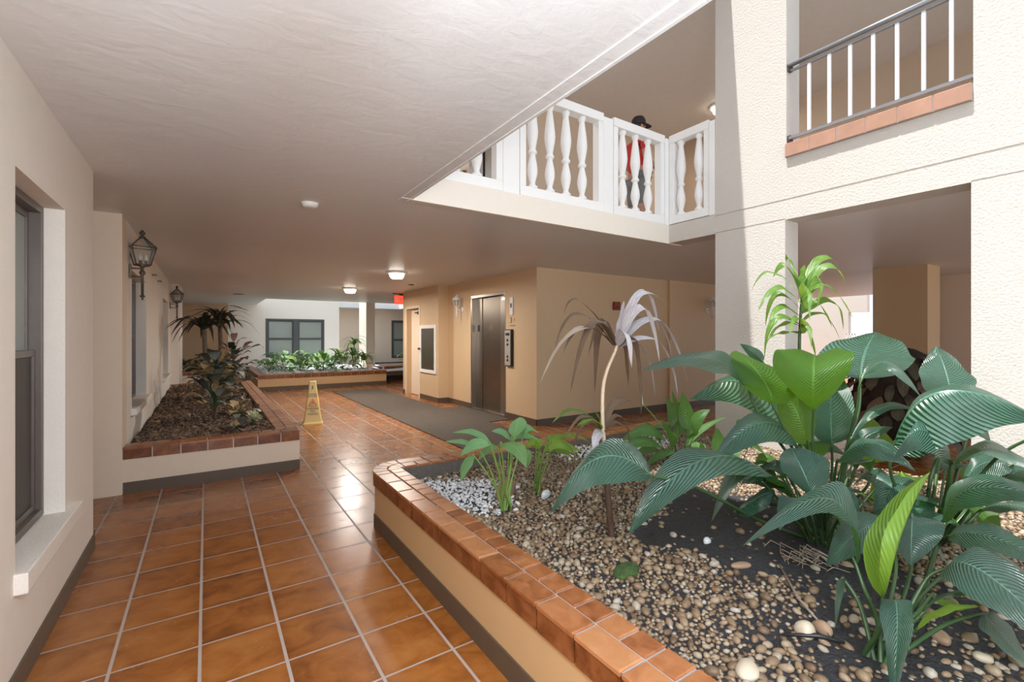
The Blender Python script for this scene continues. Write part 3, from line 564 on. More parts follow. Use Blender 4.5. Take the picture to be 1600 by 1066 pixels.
t = MB().box((1.285,3.345,2.398),(4.55,3.40,2.606))                       # fascia under the balustrade
struct('trim_1', t, M['fascia'], 'cream slab edge under the white balustrade')
t = MB().box((1.225,-1.2,2.4045),(1.298,3.335,2.4125)).box((1.29,-1.2,2.4),(1.305,3.345,2.606))
struct('trim_2', t, M['ceiling'], 'raised ceiling border along the light well')
t = MB().box((1.225,3.36,2.4045),(4.3,3.43,2.4125)); struct('trim_3', t, M['ceiling'], 'raised ceiling border at the far side of the light well')

# left wall with its window opening
def wall_x(name, x0, x1, y0, y1, z0, z1, holes, mat, label):
    ys = cuts(y0, y1, *[h[0] for h in holes], *[h[1] for h in holes]); zs = cuts(z0, z1, *[h[2] for h in holes], *[h[3] for h in holes])
    return struct(name, voxel([x0,x1], ys, zs, lambda x,y,z: not any(h[0]<y<h[1] and h[2]<z<h[3] for h in holes)), mat, label)
XL = -.602
wall_x('wall_left', -.85, XL, -4.6, 3.93, 0, ZC+.01, [(2.49,3.23,.46,2.005)], M['cream'], 'cream stucco wall on the left with a recessed window')
struct('wall_alcove', voxel(cuts(-2.1,-.602,-.85,-1.9), [3.6,3.75,3.93,5.15,5.4], [0,ZC+.01], lambda x,y,z: (x<-1.9) or (x<-.85 and not 3.93<y<5.15) or (x>-.85 and y>5.15)), M['beige'], 'beige alcove between the left wall and the planter')
wall_x('wall_left_rear', -.85, XL, 5.4, 11.45, 0, ZC+.01, [(5.76,7.05,.66,2.0),(9.6,10.85,.66,2.0)], M['cream'], 'cream wall with two windows behind the left planter')
struct('wall_left_far', MB().box((-.85,11.45,0),(-.47,13.1,ZC+.01)), M['cream'], 'cream pier at the far end of the left planter')
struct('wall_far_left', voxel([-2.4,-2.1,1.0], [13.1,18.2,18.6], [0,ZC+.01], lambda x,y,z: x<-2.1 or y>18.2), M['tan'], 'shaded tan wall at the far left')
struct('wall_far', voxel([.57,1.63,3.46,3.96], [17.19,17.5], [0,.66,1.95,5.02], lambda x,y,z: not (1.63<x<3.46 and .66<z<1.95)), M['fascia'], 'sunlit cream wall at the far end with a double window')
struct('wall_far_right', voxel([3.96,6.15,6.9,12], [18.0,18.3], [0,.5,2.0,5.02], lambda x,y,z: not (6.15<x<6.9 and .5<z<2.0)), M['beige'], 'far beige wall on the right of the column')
struct('wall_upper_left', MB().box((-.85,-1.2,ZF),(XL,9.0,ZR)), M['upper_paint'])

# elevator block
EX = 4.17
blk = voxel(cuts(3.95,12,4.10,EX,4.30), cuts(5.63,10.72,6.52,7.68,8.7,9.72,10.5), [0,2.0,2.09,ZC+.01],
    lambda x,y,z: not ((x<EX and y<8.7) or (x<4.30 and 6.52<y<7.68 and z<2.09) or (x<4.10 and 9.72<y<10.5 and z<2.0)))
struct('wall_elevator', blk, M['tan'], 'tan painted wall around the elevator')
struct('wall_corridor', MB().box((7.22,5.57,0),(12,5.66,ZC+.01)), M['tan'], 'tan corridor wall with a white wall lantern')
struct('wall_upper_back', voxel([3.95,EX,12],[5.63,8.7,10.72],[ZF-.005,ZR+.01], lambda x,y,z: x>EX or y>8.7), M['upper_paint'], 'brown painted wall behind the upper balustrade')
# right wall of the light well
TOP = 7.6
struct('wall_added_storey', MB().box((.3,-1.2,5.25),(.6,2.8,TOP)).box((.3,2.8,5.25),(XR+.2,3.0,TOP)), M['white_stucco'], 'added unseen stucco storey that limits the sky over the light well')  # extra storey out of view, added to cut the sky light in the well
def atrium(x,y,z):
    if 2.404<z<2.60: ok = True
    elif z<2.41:
        ok = y<2.78 and not (.895<y<2.10 and z>.2) or (y>2.78 and z<.2)
    else: ok = y<2.78 and not (.885<y<2.09 and 2.95<z<4.75)
    if x<4.327 and y<2.78 and (2.575<z<2.589 or (2.404<z<2.414 and not .895<y<2.10)): ok = False
    return ok
struct('wall_atrium', voxel([XR,4.327,4.55], [-4.2,.885,.895,2.09,2.10,2.78,3.40], [0,.2,2.404,2.41,2.414,2.575,2.589,2.60,2.95,4.75,TOP], atrium), M['white_stucco'], 'rough stucco wall of the light well, sunlit on the right')
# hall beyond the right wall
struct('wall_right_block', MB().box((8.7,2.26,0),(9.25,2.92,ZC+.01)), M['tan'], 'tan pillar block seen through the right opening')
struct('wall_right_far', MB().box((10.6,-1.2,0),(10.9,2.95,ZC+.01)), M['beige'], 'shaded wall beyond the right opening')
struct('wall_right_bright', voxel([17,17.2],[5.85,6.35,6.6,8.2],[0,2.12,3.4], lambda x,y,z: y>6.6 or y<0 or (6.35<y<6.6) or z>2.12), M['white_stucco'], 'bright outdoor wall far beyond the right opening')
struct('wall_upper_right', MB().box((7.6,-1.2,ZF-.004),(7.8,5.7,ZR)), M['upper_paint'], 'brown upper hall wall behind the iron railing')

# baseboards
struct('baseboard_left', MB().box((XL,-4.6,0),(XL+.008,3.935,.10)).box((-.86,3.93,0),(XL+.008,3.938,.10)), M['brown_base'], 'dark brown base along the left wall')
struct('baseboard_alcove', MB().box((-1.9,3.93,0),(-1.892,5.15,.1)), M['brown_base'])
bb = MB().box((EX-.008,5.622,0),(EX,6.52,.10)).box((EX-.008,7.68,0),(EX,8.7,.10)).box((3.942,8.692,0),(EX,8.7,.10)).box((3.942,8.692,0),(3.95,9.72,.10)).box((3.942,10.5,0),(3.95,10.725,.1))
bb.box((EX-.008,5.622,0),(7.22,5.63,.10)).box((7.212,5.562,0),(12,5.57,.10)).box((7.212,5.562,0),(7.22,5.63,.10))
struct('baseboard_elevator', bb, M['brown_base'], 'dark brown base around the elevator block')
struct('baseboard_right', MB().box((8.692,2.252,0),(8.7,2.928,.1)).box((8.692,2.252,0),(9.25,2.26,.1)), M['brown_base'])

# column on the corner of the far planter
struct('wall_column', MB().box((4.15,14.5,.39),(4.42,15.3,5.02)), M['fascia'], 'sunlit cream column on the corner of the far planter')

# ------------------------------------------------------------------ windows
def window(name, xf, y0, y1, z0, z1, label, first=False):
    """double-hung window in a wall of constant x; xf is the frame's outer face"""
    fr = MB()
    a = .035
    for (p, q) in (((y0,z0),(y0+a,z1)), ((y1-a,z0),(y1,z1)), ((y0+a,z1-a),(y1-a,z1)), ((y0+a,z0),(y1-a,z0+a))):
        fr.box((xf-.07,p[0],p[1]),(xf,q[0],q[1]))
    o = fr.build(name, M['bronze'], bevel=.003); o['kind'] = 'structure'; tag(o, label, 'window')
    zm = z0 + (z1-z0)*.52
    for nm, za, zb, xx, gm in (('upper_sash', zm-.02, z1-a, xf-.045, 'glass'), ('lower_sash', z0+a, zm+.025, xf-.022, 'screen')):
        s = MB(); q = .032
        s.box((xx-.02,y0+a,za),(xx,y0+a+q,zb)).box((xx-.02,y1-a-q,za),(xx,y1-a,zb)).box((xx-.02,y0+a+q,zb-q),(xx,y1-a-q,zb)).box((xx-.02,y0+a+q,za),(xx,y1-a-q,za+q))
        so_ = s.build(nm, M['bronze'], o, bevel=.002)
        MB().box((xx-.013,y0+a+q,za+q),(xx-.009,y1-a-q,zb-q)).build('pane', M[gm], so_)
    cu = MB(); n = 40; vs_ = []; 
    for i in range(n+1):
        yy = y0 + (y1-y0)*i/n; xx = xf-.15 + .022*math.sin(i*1.25)
        vs_ += [(xx,yy,z0),(xx,yy,z1)]
    cu.add(vs_, [(2*i,2*i+2,2*i+3,2*i+1) for i in range(n)], smooth=True)
    cu.build('curtain', M['curtain'], o)
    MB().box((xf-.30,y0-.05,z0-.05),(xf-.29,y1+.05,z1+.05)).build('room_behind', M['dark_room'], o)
    return o
def sill(name, x0, x1, y0, y1, z0, z1, label):
    struct(name, MB().box((x0,y0,z0),(x1,y1,z1), bev=.006), M['cream'], label)
window('window_1', -.68, 2.49, 3.23, .47, 2.005, 'dark bronze sash window in the near left wall')
sill('trim_4', -.69, -.562, 2.47, 3.40, .385, .465, 'cream sill under the near left window')
window('window_2', -.70, 5.76, 7.05, .66, 2.0, 'first dark sash window behind the left planter')
sill('trim_5', -.70, -.555, 5.70, 7.14, .60, .665, 'cream sill of the first window behind the left planter')
window('window_3', -.70, 9.6, 10.85, .66, 2.0, 'second dark sash window behind the left planter, nearer the far end')
sill('trim_6', -.70, -.555, 9.52, 10.93, .60, .665, 'cream sill of the second window behind the left planter')

def far_window(name, x0, x1, z0, z1, y, label):
    fr = MB(); a = .06; xm = (x0+x1)/2
    fr.box((x0,y-.02,z0),(x0+a,y+.06,z1)).box((x1-a,y-.02,z0),(x1,y+.06,z1)).box((x0+a,y-.02,z1-a),(x1-a,y+.06,z1)).box((x0+a,y-.02,z0),(x1-a,y+.06,z0+a))
    if x1-x0 > 1.2: fr.box((xm-.08,y-.02,z0+a),(xm+.08,y+.06,z1-a))
    o = fr.build(name, M['window_grey'], bevel=.004); o['kind'] = 'structure'; tag(o, label, 'window')
    halves = [(x0+a, xm-.08),(xm+.08, x1-a)] if x1-x0 > 1.2 else [(x0+a, x1-a)]
    for (p,q) in halves:
        zm = (z0+z1)/2 - .03; s = MB()
        for (za,zb) in ((z0+a,zm),(zm,z1-a)):
            s.box((p,y+.01,za),(p+.04,y+.04,zb)).box((q-.04,y+.01,za),(q,y+.04,zb)).box((p+.04,y+.01,za),(q-.04,y+.04,za+.035)).box((p+.04,y+.01,zb-.035),(q-.04,y+.04,zb))
        so_ = s.build('sash', M['window_grey'], o)
        MB().box((p+.03,y+.022,z0+a),(q-.03,y+.027,z1-a)).build('pane', M['glass'], so_)
    cu = MB(); n = 60; vs_ = []
    for i in range(n+1):
        xx = x0 + (x1-x0)*i/n; vs_ += [(xx,y+.14+.02*math.sin(i*1.6),z0),(xx,y+.14+.02*math.sin(i*1.6),z1)]
    cu.add(vs_, [(2*i,2*i+2,2*i+3,2*i+1) for i in range(n)], smooth=True); cu.build('curtain', M['white_curtain'], o)
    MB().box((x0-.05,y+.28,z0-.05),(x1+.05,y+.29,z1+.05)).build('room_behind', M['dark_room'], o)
far_window('window_4', 1.63, 3.46, .66, 1.95, 17.2, 'grey framed double window above the far planter')
struct('trim_7', MB().box((1.58,17.12,.585),(3.5,17.3,.655)), M['fascia'], 'cream sill under the far double window')
far_window('window_5', 6.15, 6.9, .5, 2.0, 18.0, 'narrow dark window at the far right of the hall')

# ------------------------------------------------------------------ tiled planters
def coping_arm(mb, p0, d, n, length, tl_out, tl_in, w=.20, z0=.30, z1=.40, start=0):
    """two rows of tiles along a straight arm: p0 outer start, d direction, n inward normal"""
    p0 = Vector((*p0,0)); d = Vector((*d,0)); n = Vector((*n,0)); g = .0045
    def cell(s0,s1,o0,o1,za,zb,tint):
        q = [p0+d*s0+n*o0, p0+d*s1+n*o0, p0+d*s1+n*o1, p0+d*s0+n*o1]
        pts = [(v.x,v.y) for v in q]
        area = sum(pts[i][0]*pts[(i+1)%4][1]-pts[(i+1)%4][0]*pts[i][1] for i in range(4))
        if area < 0: pts.reverse()
        bev_prism(mb, pts, za, zb, tint)
    s = start
    while s < length-.01:
        e = min(s+tl_out, length); t_ = random.random(); cell(s+g,e-g,-.004,w/2-g,z1-.016,z1,t_); cell(s+g,e-g,.0,.012,z0,z1-.017,random.random()*.3-.3); s = e
    s = start
    while s < length-.01:
        e = min(s+tl_in, length); cell(s+g,e-g,w/2+g,w,z1-.016,z1,random.random()); s = e
def bev_prism(mb, pts, z0, z1, tint, b=.004):
    cx = sum(p[0] for p in pts)/len(pts); cy = sum(p[1] for p in pts)/len(pts); n = len(pts)
    ins = []
    for (x,y) in pts:
        l = math.hypot(x-cx,y-cy); k = max(.2, 1-b*1.4/l); ins.append((cx+(x-cx)*k, cy+(y-cy)*k))
    vs_ = [(x,y,z0) for x,y in pts] + [(x,y,z1-b) for x,y in pts] + [(x,y,z1) for x,y in ins]
    fs = [tuple(range(n-1,-1,-1))] + [(i,(i+1)%n,n+(i+1)%n,n+i) for i in range(n)] + [(n+i,n+(i+1)%n,2*n+(i+1)%n,2*n+i) for i in range(n)] + [tuple(range(2*n,3*n))]
    mb.add(vs_, fs, 0, tint=tint)

# front planter (rounded corner)
PX, PY, PR = .99, 3.485, .23
def ring(o0, o1, z0, z1):
    """L-shaped wall between two inward offsets, with the rounded corner"""
    def line(o):
        pts = [(PX+o,-4.2)]
        r = max(PR-o, .004); cx, cy = PX+o+r, PY-o-r
        for k in range(13):
            a = PI - (PI/2)*k/12; pts.append((cx+r*math.cos(a), cy+r*math.sin(a)))
        pts.append((XR+.0,PY-o)); return pts
    A_, B_ = line(o0), line(o1); n = len(A_); mb = MB()
    vs_ = [(x,y,z0) for x,y in A_]+[(x,y,z1) for x,y in A_]+[(x,y,z0) for x,y in B_]+[(x,y,z1) for x,y in B_]
    fs = []
    for i in range(n-1):
        fs += [(i+1,i,n+i,n+i+1),(2*n+i,2*n+i+1,3*n+i+1,3*n+i),(n+i,3*n+i,3*n+i+1,n+i+1),(i,i+1,2*n+i+1,2*n+i)]
    fs += [(0,2*n,3*n,n),(n-1,2*n-1,4*n-1,3*n-1)]
    return mb.add(vs_, fs)
pl = thing('planter', 'large front planter with orange tile rim and rounded corner', 'planter', (1.0,1.0,0), 'tiled planters')
ring(.012,.10,0,.383).build('outer_wall', M['planter_tan'], pl); ring(.10,.198,.0,.383).build('inner_lining', M['rim_cement'], pl)
ring(.004,.012,0,.10).build('base_board', M['brown_base'], pl)
ring(.006,.196,.378,.3935).build('grout_bed', M['grout'], pl)
cp = MB()
coping_arm(cp, (PX,-4.2), (0,1), (1,0), 4.2+PY-PR, .2045, .1065, start=.017)
coping_arm(cp, (PX+PR,PY), (1,0), (0,-1), XR-PX-PR, .2045, .1065)
nseg = 3
for (o0,o1,za,zb,nn) in ((-.004,.0965,.384,.40,4),(.1035,.20,.384,.40,3),(0,.012,.30,.383,3)):
    for k in range(nn):
        a0 = PI - PI/2*(k+.03)/nn; a1 = PI - PI/2*(k+.97)/nn; cx, cy = PX+PR, PY-PR
        ri, ro = max(PR-o1,.035), PR-o0
        m_ = [a0+(a1-a0)*j/4 for j in range(5)]
        pts = [(cx+ro*math.cos(a), cy+ro*math.sin(a)) for a in m_] + [(cx+ri*math.cos(a), cy+ri*math.sin(a)) for a in reversed(m_)]
        pts.reverse()
        bev_prism(cp, pts, za, zb, random.random() if za>.35 else random.random()*.3-.42, .003)
cp.build('tile_coping', M['coping'], pl)

def box_planter(label, x0, x1, y0, y1, arms, wmat, loc, depth=.20):
    """straight planter: arms is a list of (outer start, direction, inward normal, length)"""
    p = thing('planter', label, 'planter', loc, 'tiled planters')
    wl, bd, cpm, gr = MB(), MB(), MB(), MB()
    for (s, d, n, ln) in arms:
        s = Vector(s); d_ = Vector(d); n_ = Vector(n)
        def bx(mb, o0, o1, za, zb, e=0):
            q0 = s + d_*(-e) + n_*o0; q1 = s + d_*ln + n_*o1; mb.box((q0.x,q0.y,za),(q1.x,q1.y,zb))
        bx(wl,.012,.19,0,.383); bx(bd,.004,.012,0,.10,-.004); bx(gr,.006,.188,.38,.3935)
        coping_arm(cpm, s, d, n, ln, .2045, .1065)
    wl.build('outer_wall', wmat, p); bd.build('base_board', M['brown_base'], p); gr.build('grout_bed', M['grout'], p); cpm.build('tile_coping', M['coping'], p)
    return p
box_planter('long left planter with orange tile rim, filled with dark mulch', 0,0,0,0,
    [((XL,5.15),(1,0),(0,1),1.402), ((.80,5.15+.2),(0,1),(-1,0),6.25), ((.60,11.6),(-1,0),(0,-1),1.2)], M['beige'], (.1,5.3,0))
box_planter('far planter with orange tile rim below the double window', 0,0,0,0,
    [((1.06,12.95),(1,0),(0,1),3.22), ((1.06,13.15),(0,1),(1,0),4.03), ((4.28,13.15),(0,1),(-1,0),1.35)], M['planter_tan'], (2.5,13.1,0))
box_planter('small tiled planter at the far right beside the narrow window', 0,0,0,0,
    [((4.75,14.6),(1,0),(0,1),4.0)], M['tan'], (6,14.7,0))
box_planter('dim tiled planter against the shaded far left wall', 0,0,0,0,
    [((-2.09,15.2),(1,0),(0,1),2.29)], M['beige'], (-1,15.3,0))

# ------------------------------------------------------------------ carpet
tag(MB().box((2.58,4.3,.001),(3.72,11.95,.012)).box((3.72,6.3,.001),(4.15,8.0,.012)).build('carpet_runner', M['carpet'], bevel=.004), 'grey brown carpet runner laid past the elevator doors', 'carpet')

# ------------------------------------------------------------------ elevator
el = thing('elevator', 'brushed steel elevator doors in the tan wall', 'elevator', (4.25,7.1,0))
f = MB().box((4.165,6.49,0),(4.29,6.535,2.12)).box((4.165,7.665,0),(4.29,7.71,2.12)).box((4.165,6.535,2.07),(4.29,7.665,2.12))
f.build('door_frame', M['steel'], el, bevel=.003)
MB().box((4.255,7.44,.012),(4.275,7.665,2.07)).build('door_panel', M['dark_steel'], el, bevel=.003)
MB().box((4.268,6.80,.012),(4.288,7.432,2.07)).build('door_panel', M['dark_steel'], el, bevel=.003)
MB().box((4.255,6.535,.012),(4.29,6.795,2.07)).build('door_jamb', M['steel'], el, bevel=.003)
MB().box((4.18,6.535,.0),(4.29,7.665,.012)).build('door_sill', M['steel'], el)
MB().box((4.25,7.53,1.45),(4.256,7.60,1.57)).build('floor_plate', M['black'], el)
MB().box((4.263,6.80+.30,1.46),(4.269,6.80+.42,1.56)).build('worn_plate', M['steel'], el)
MB().box((4.20,6.56,1.985),(4.25,6.66,2.02)).build('lintel_light', M['lamp_glass'], el)
pn = thing('elevator_call_panel', 'steel call button panel beside the elevator doors', 'call panel', (EX,6.36,1.2))
MB().box((EX-.045,6.27,.87),(EX,6.455,1.475), bev=.004).build('panel_box', M['black'], pn)
MB().box((EX-.049,6.285,.885),(EX-.045,6.45,1.46)).build('face_plate', M['panel_steel'], pn)
MB().box((EX-.052,6.31,1.375),(EX-.048,6.425,1.415)).build('display', M['black'], pn)
for z in (1.30,1.23,1.03,.97):
    b = MB(); b.tube([(EX-.056,6.367,z),(EX-.048,6.367,z)], .022, 12); b.build('button', M['black'], pn)
ind = thing('floor_indicator', 'slim white floor indicator above the call panel', 'indicator', (EX,6.3,1.86))
MB().box((EX-.02,6.265,1.71),(EX,6.345,2.0), bev=.004).build('body', M['white_paint'], ind)
MB().box((EX-.023,6.285,1.83),(EX-.019,6.325,1.90)).build('lamp_slot', M['black'], ind)
sg = thing('floor_number_sign', 'small floor number sign on the tan wall by the elevator', 'sign', (EX,6.28,1.6))
lettering('3', .13, M['print_black'], sg, (EX-.003,6.33,1.62), (0,-1,0), (0,0,1), 'numeral')
lettering('A', .09, M['print_red'], sg, (EX-.003,6.235,1.63), (0,-1,0), (0,0,1), 'letter')
MB().box((EX-.003,6.21,1.525),(EX-.001,6.36,1.545)).build('underline', M['rail'], sg)

fa = thing('fire_alarm', 'small dark red fire alarm box on the corridor wall behind the bleached dracaena', 'fire alarm', (5.86,5.63,1.88))
MB().box((5.78,5.585,1.81),(5.93,5.63,1.95), bev=.006).build('housing', M['alarm_red'], fa); MB().box((5.82,5.58,1.84),(5.89,5.586,1.87)).build('handle', M['dark_bronze'], fa)

# extinguisher cabinet, door, exit sign
cb = thing('wall_cabinet', 'white framed glass cabinet on the tan wall left of the elevator', 'cabinet', (3.95,9.2,1.1))
fr = MB().box((3.925,8.80,.58),(3.95,8.87,1.60)).box((3.925,9.56,.58),(3.95,9.63,1.60)).box((3.925,8.87,1.53),(3.95,9.56,1.60)).box((3.925,8.87,.58),(3.95,9.56,.65))
fr.build('frame', M['white_paint'], cb, bevel=.004)
MB().box((3.935,8.87,.65),(3.938,9.56,1.53)).build('mirror_glass', M['steel'], cb)
k_ = MB(); k_.tube([(3.92,9.60,1.09),(3.90,9.60,1.09)], .02, 10); k_.sphere((3.89,9.60,1.09), .028); k_.build('knob', M['lantern_metal'], cb)
dr = MB().box((4.08,9.72,.01),(4.10,10.5,2.0)); d1 = struct('door_1', dr, M['beige'], 'beige door in the recess left of the wall cabinet', 'door')
MB().box((4.02,9.80,1.86),(4.08,10.0,1.93)).box((4.05,9.88,1.9),(4.07,10.25,1.92)).build('door_closer', M['black'], d1)
MB().box((4.072,9.76,1.35),(4.08,9.84,1.60)).build('sign_plate', M['dark_bronze'], d1)
kk = MB(); kk.tube([(4.08,9.80,1.0),(4.03,9.80,1.0)], .012, 8); kk.sphere((4.02,9.80,1.0), .03); kk.build('door_knob', M['steel'], d1)
struct('trim_8', MB().box((3.94,9.66,0),(3.965,9.725,2.03)).box((3.94,10.495,0),(3.965,10.56,2.03)).box((3.94,9.725,2.0),(3.965,10.495,2.05)), M['beige'], 'painted frame around the beige door')
ex = thing('exit_sign', 'red exit sign hanging under the ceiling before the column', 'exit sign', (4.05,11.0,ZC))
MB().box((3.83,10.97,2.15),(4.17,11.02,2.36), bev=.004).build('housing', M['exit_red'], ex)
MB().box((3.95,10.98,2.355),(4.05,11.01,2.41)).build('hanger', M['dark_bronze'], ex); MB().box((3.80,10.95,2.395),(4.2,11.04,2.412)).build('ceiling_plate', M['dark_bronze'], ex)
lettering('EXIT', .15, M['white_paint'], ex, (4.0,10.967,2.255), (1,0,0), (0,0,1))

# ceiling fixtures
def ceiling_lamp(x, y, label, power=None, zc=ZC):
    t_ = thing('ceiling_light', label, 'ceiling light', (x,y,zc), 'flush ceiling lights of the hall')
    b = MB(); b.lathe([(.165,0),(.165,-.018),(.15,-.03),(.135,-.034)], 24, c=(x,y,zc+.001)); b.build('canopy', M['white_paint'], t_)
    g = MB(); g.lathe([(.125,-.03),(.115,-.07),(.095,-.105),(.06,-.118)], 8, c=(x,y,zc)); g.build('glass_shade', M['lamp_glass'], t_)
    r_ = MB()
    for k in range(8):
        a = 2*PI*k/8; r_.tube([(x+.13*math.cos(a),y+.13*math.sin(a),zc-.03),(x+.12*math.cos(a),y+.12*math.sin(a),zc-.07),(x+.098*math.cos(a),y+.098*math.sin(a),zc-.108),(x,y,zc-.125)], .005, 6)
    r_.build('cage', M['white_paint'], t_)
    l = bpy.data.lights.new('lamp','AREA'); l.shape = 'DISK'; l.size = .3; l.energy = power or LAMP; l.color = (1,.92,.82); 
    lo = bpy.data.objects.new('lamp', l); C.objects.link(lo); lo.location = (x,y,zc-.135); lo.parent = t_; lo.matrix_parent_inverse = parent_world(t_).inverted()
ceiling_lamp(2.58, 7.3, 'nearer of the two flush ceiling lights, by the elevator')
ceiling_lamp(2.60, 10.3, 'farther flush ceiling light, toward the far planter')
def fill_lamp(x, y, z, power, label):  # unseen fill light added to brighten the hall, shaped as a hanging globe
    t_ = thing('added_fill_lamp', label, 'added fill lamp', (x,y,z), 'added fill lamps over the near end of the hall')
    c_ = MB(); c_.tube([(x,y,ZC),(x,y,z+.14)], .008, 8); c_.lathe([(.06,0),(.06,-.02)], 16, c=(x,y,ZC)); c_.build('cord', M['black'], t_)
    g = MB(); g.lathe([(.03,.14),(.10,.10),(.14,.03),(.14,-.03),(.10,-.10),(.03,-.14)], 20, c=(x,y,z), cap=False); g.build('added_fill_globe', M['lamp_glass'], t_)
    l = bpy.data.lights.new('lamp','POINT'); l.energy = power; l.color = (.82,.91,1); l.shadow_soft_size = .2
    lo = bpy.data.objects.new('lamp', l); C.objects.link(lo); lo.location = (x,y,z-.36); lo.parent = t_; lo.matrix_parent_inverse = parent_world(t_).inverted()
fill_lamp(.30, -.9, 1.95, LAMP2, 'added globe fill lamp out of view behind the camera')
fill_lamp(.30, .45, 2.05, LAMP2*.3, 'added globe fill lamp out of view above the near end of the hall')
ceiling_lamp(6.8, 4.3, 'flush ceiling light of the upper gallery beside the stucco pier', LAMP3, ZR)
ceiling_lamp(2.2, 4.6, 'added unseen ceiling light that brightens the upper gallery, hidden behind the hall ceiling', LAMP3, ZR)  # extra lamp, never in view, put in to lift the gallery brightness
sm = thing('smoke_detector', 'round white smoke detector on the near ceiling', 'smoke detector', (.68,3.92,ZC))
b = MB(); b.lathe([(.062,0),(.062,-.012),(.05,-.03),(.03,-.036)], 24, c=(.68,3.92,ZC)); b.build('housing', M['white_paint'], sm)
b = MB(); b.lathe([(.066,.001),(.066,-.006)], 24, c=(.68,3.92,ZC)); b.build('base_ring', M['white_paint'], sm)
rc = thing('recessed_downlight', 'small dark recessed ceiling light near the exit sign', 'recessed light', (3.43,8.84,ZC))
b = MB(); b.lathe([(.10,.002),(.10,-.008),(.075,-.01),(.07,.0)], 20, c=(3.43,8.84,ZC), cap=False); b.build('ring', M['white_paint'], rc)
b = MB(); b.lathe([(.07,-.001),(.05,-.02),(.02,-.028)], 16, c=(3.43,8.84,ZC)); b.build('lens', M['dark_bronze'], rc)
vn = MB(); vn.lathe([(.13,.002),(.13,-.008),(.10,-.016)], 20, c=(.67,13.3,ZC)); tag(vn.build('ceiling_vent', M['rail']), 'flat dark ceiling vent above the far end of the left planter', 'vent')

# ------------------------------------------------------------------ wall lanterns
def lantern(x, y, z, wallx, label):
    """old carriage lantern: (x, y) axis, z bottom of the stem finial"""
    t_ = thing('wall_lantern', label, 'lantern', (wallx, y, z+.25), 'carriage lanterns on the left wall')
    w_ = abs(x-wallx)
    MB().box((wallx,y-.032,z+.205),(wallx+.016,y+.032,z+.335), bev=.006).build('back_plate', M['lantern_metal'], t_)
    for dz in (.225,.30): a = MB(); a.tube([(wallx+.01,y,z+dz),(x,y,z+dz)], .006, 8); a.build('arm', M['lantern_metal'], t_)
    s = MB(); s.lathe([(.002,0),(.010,.012),(.007,.025),(.022,.036),(.022,.044),(.011,.052),(.012,.215),(.011,.235),(.024,.255),(.024,.268),(.011,.29),(.016,.315),(.06,.335)], 12, c=(x,y,z)); s.build('stem', M['lantern_metal'], t_)
    zb, zt, hb, ht = z+.335, z+.50, .055, .092
    cg = MB(); gl = MB()
    def cor(h, zz): return [Vector((x+h*math.cos(a), y+h*math.sin(a), zz)) for a in [PI/4+PI/2*k+.25 for k in range(4)]]
    B_, T_, P_ = cor(hb*1.414,zb), cor(ht*1.414,zt), cor(.02,z+.595)
    for k in range(4):
        k2 = (k+1)%4
        for q in ((B_[k],T_[k]),(T_[k],P_[k]),(T_[k],T_[k2]),(B_[k],B_[k2])): cg.tube(q, .0055, 6)
        gl.add([B_[k],B_[k2],T_[k2],T_[k]], [(0,1,2,3)]); gl.add([T_[k],T_[k2],P_[k2],P_[k]], [(0,1,2,3)])
    cg.add(B_, [(0,1,2,3)]); cg.build('cage', M['lantern_metal'], t_); gl.build('glass', M['lantern_glass'], t_)
    fi = MB(); fi.lathe([(.022,.59),(.025,.602),(.008,.612),(.018,.622),(.026,.636),(.018,.65),(.004,.668)], 10, c=(x,y,z)); fi.build('finial', M['dark_bronze'], t_)
    for k in range(3):
        a = 2*PI*k/3; bx, by = x+.028*math.cos(a), y+.028*math.sin(a)
        c_ = MB(); c_.lathe([(.011,0),(.011,.04),(.008,.042)], 8, c=(bx,by,zb)); cd = c_.build('candle_socket', M['lantern_metal'], t_)
        e_ = MB(); e_.lathe([(.006,.04),(.014,.06),(.010,.085),(.002,.105)], 8, c=(bx,by,zb)); e_.build('bulb', M['bulb'], cd)
lantern(-.505, 5.58, 1.70, XL, 'nearer dark carriage lantern on the cream wall')
lantern(-.485, 11.30, 1.70, XL, 'farther dark carriage lantern at the end of the left wall')
lantern(-1.4, 18.08, 1.45, -1.5, 'dark lantern on the shaded far left wall behind the palm')

def sconce(x, y, z, n, label):
    """white coach lamp; n outward normal, (x, y) on the wall"""
    t_ = thing('wall_sconce', label, 'wall lamp', (x,y,z), 'white coach lamps')
    nx, ny = n; cx, cy = x+nx*.13, y+ny*.13
    b = MB(); b.tube([(x,y,z),(x+nx*.02,y+ny*.02,z)], .05, 16); b.build('back_plate', M['white_paint'], t_)
    a = MB(); a.tube([(x+nx*.015,y+ny*.015,z),(x+nx*.08,y+ny*.08,z-.01),(cx,cy,z)], .012, 8); a.tube([(cx,cy,z+.06),(cx,cy,z-.17)], .014, 8); a.build('arm', M['white_paint'], t_)
    g = MB(); g.lathe([(.04,.06),(.075,.19)], 6, c=(cx,cy,z), cap=False); g.build('glass', M['lantern_glass'], t_)
    f_ = MB()
    for k in range(6): q=2*PI*k/6; f_.tube([(cx+.04*math.cos(q),cy+.04*math.sin(q),z+.06),(cx+.076*math.cos(q),cy+.076*math.sin(q),z+.19)], .006, 6)
    f_.lathe([(.045,.05),(.045,.065)], 6, c=(cx,cy,z)); f_.lathe([(.09,.185),(.09,.20),(.05,.235),(.035,.25),(.015,.265),(.012,.285)], 6, c=(cx,cy,z)); f_.build('cage', M['white_paint'], t_)
    e_ = MB(); e_.lathe([(.014,.06),(.014,.10),(.02,.125),(.004,.16)], 8, c=(cx,cy,z)); e_.build('bulb', M['bulb'], t_)
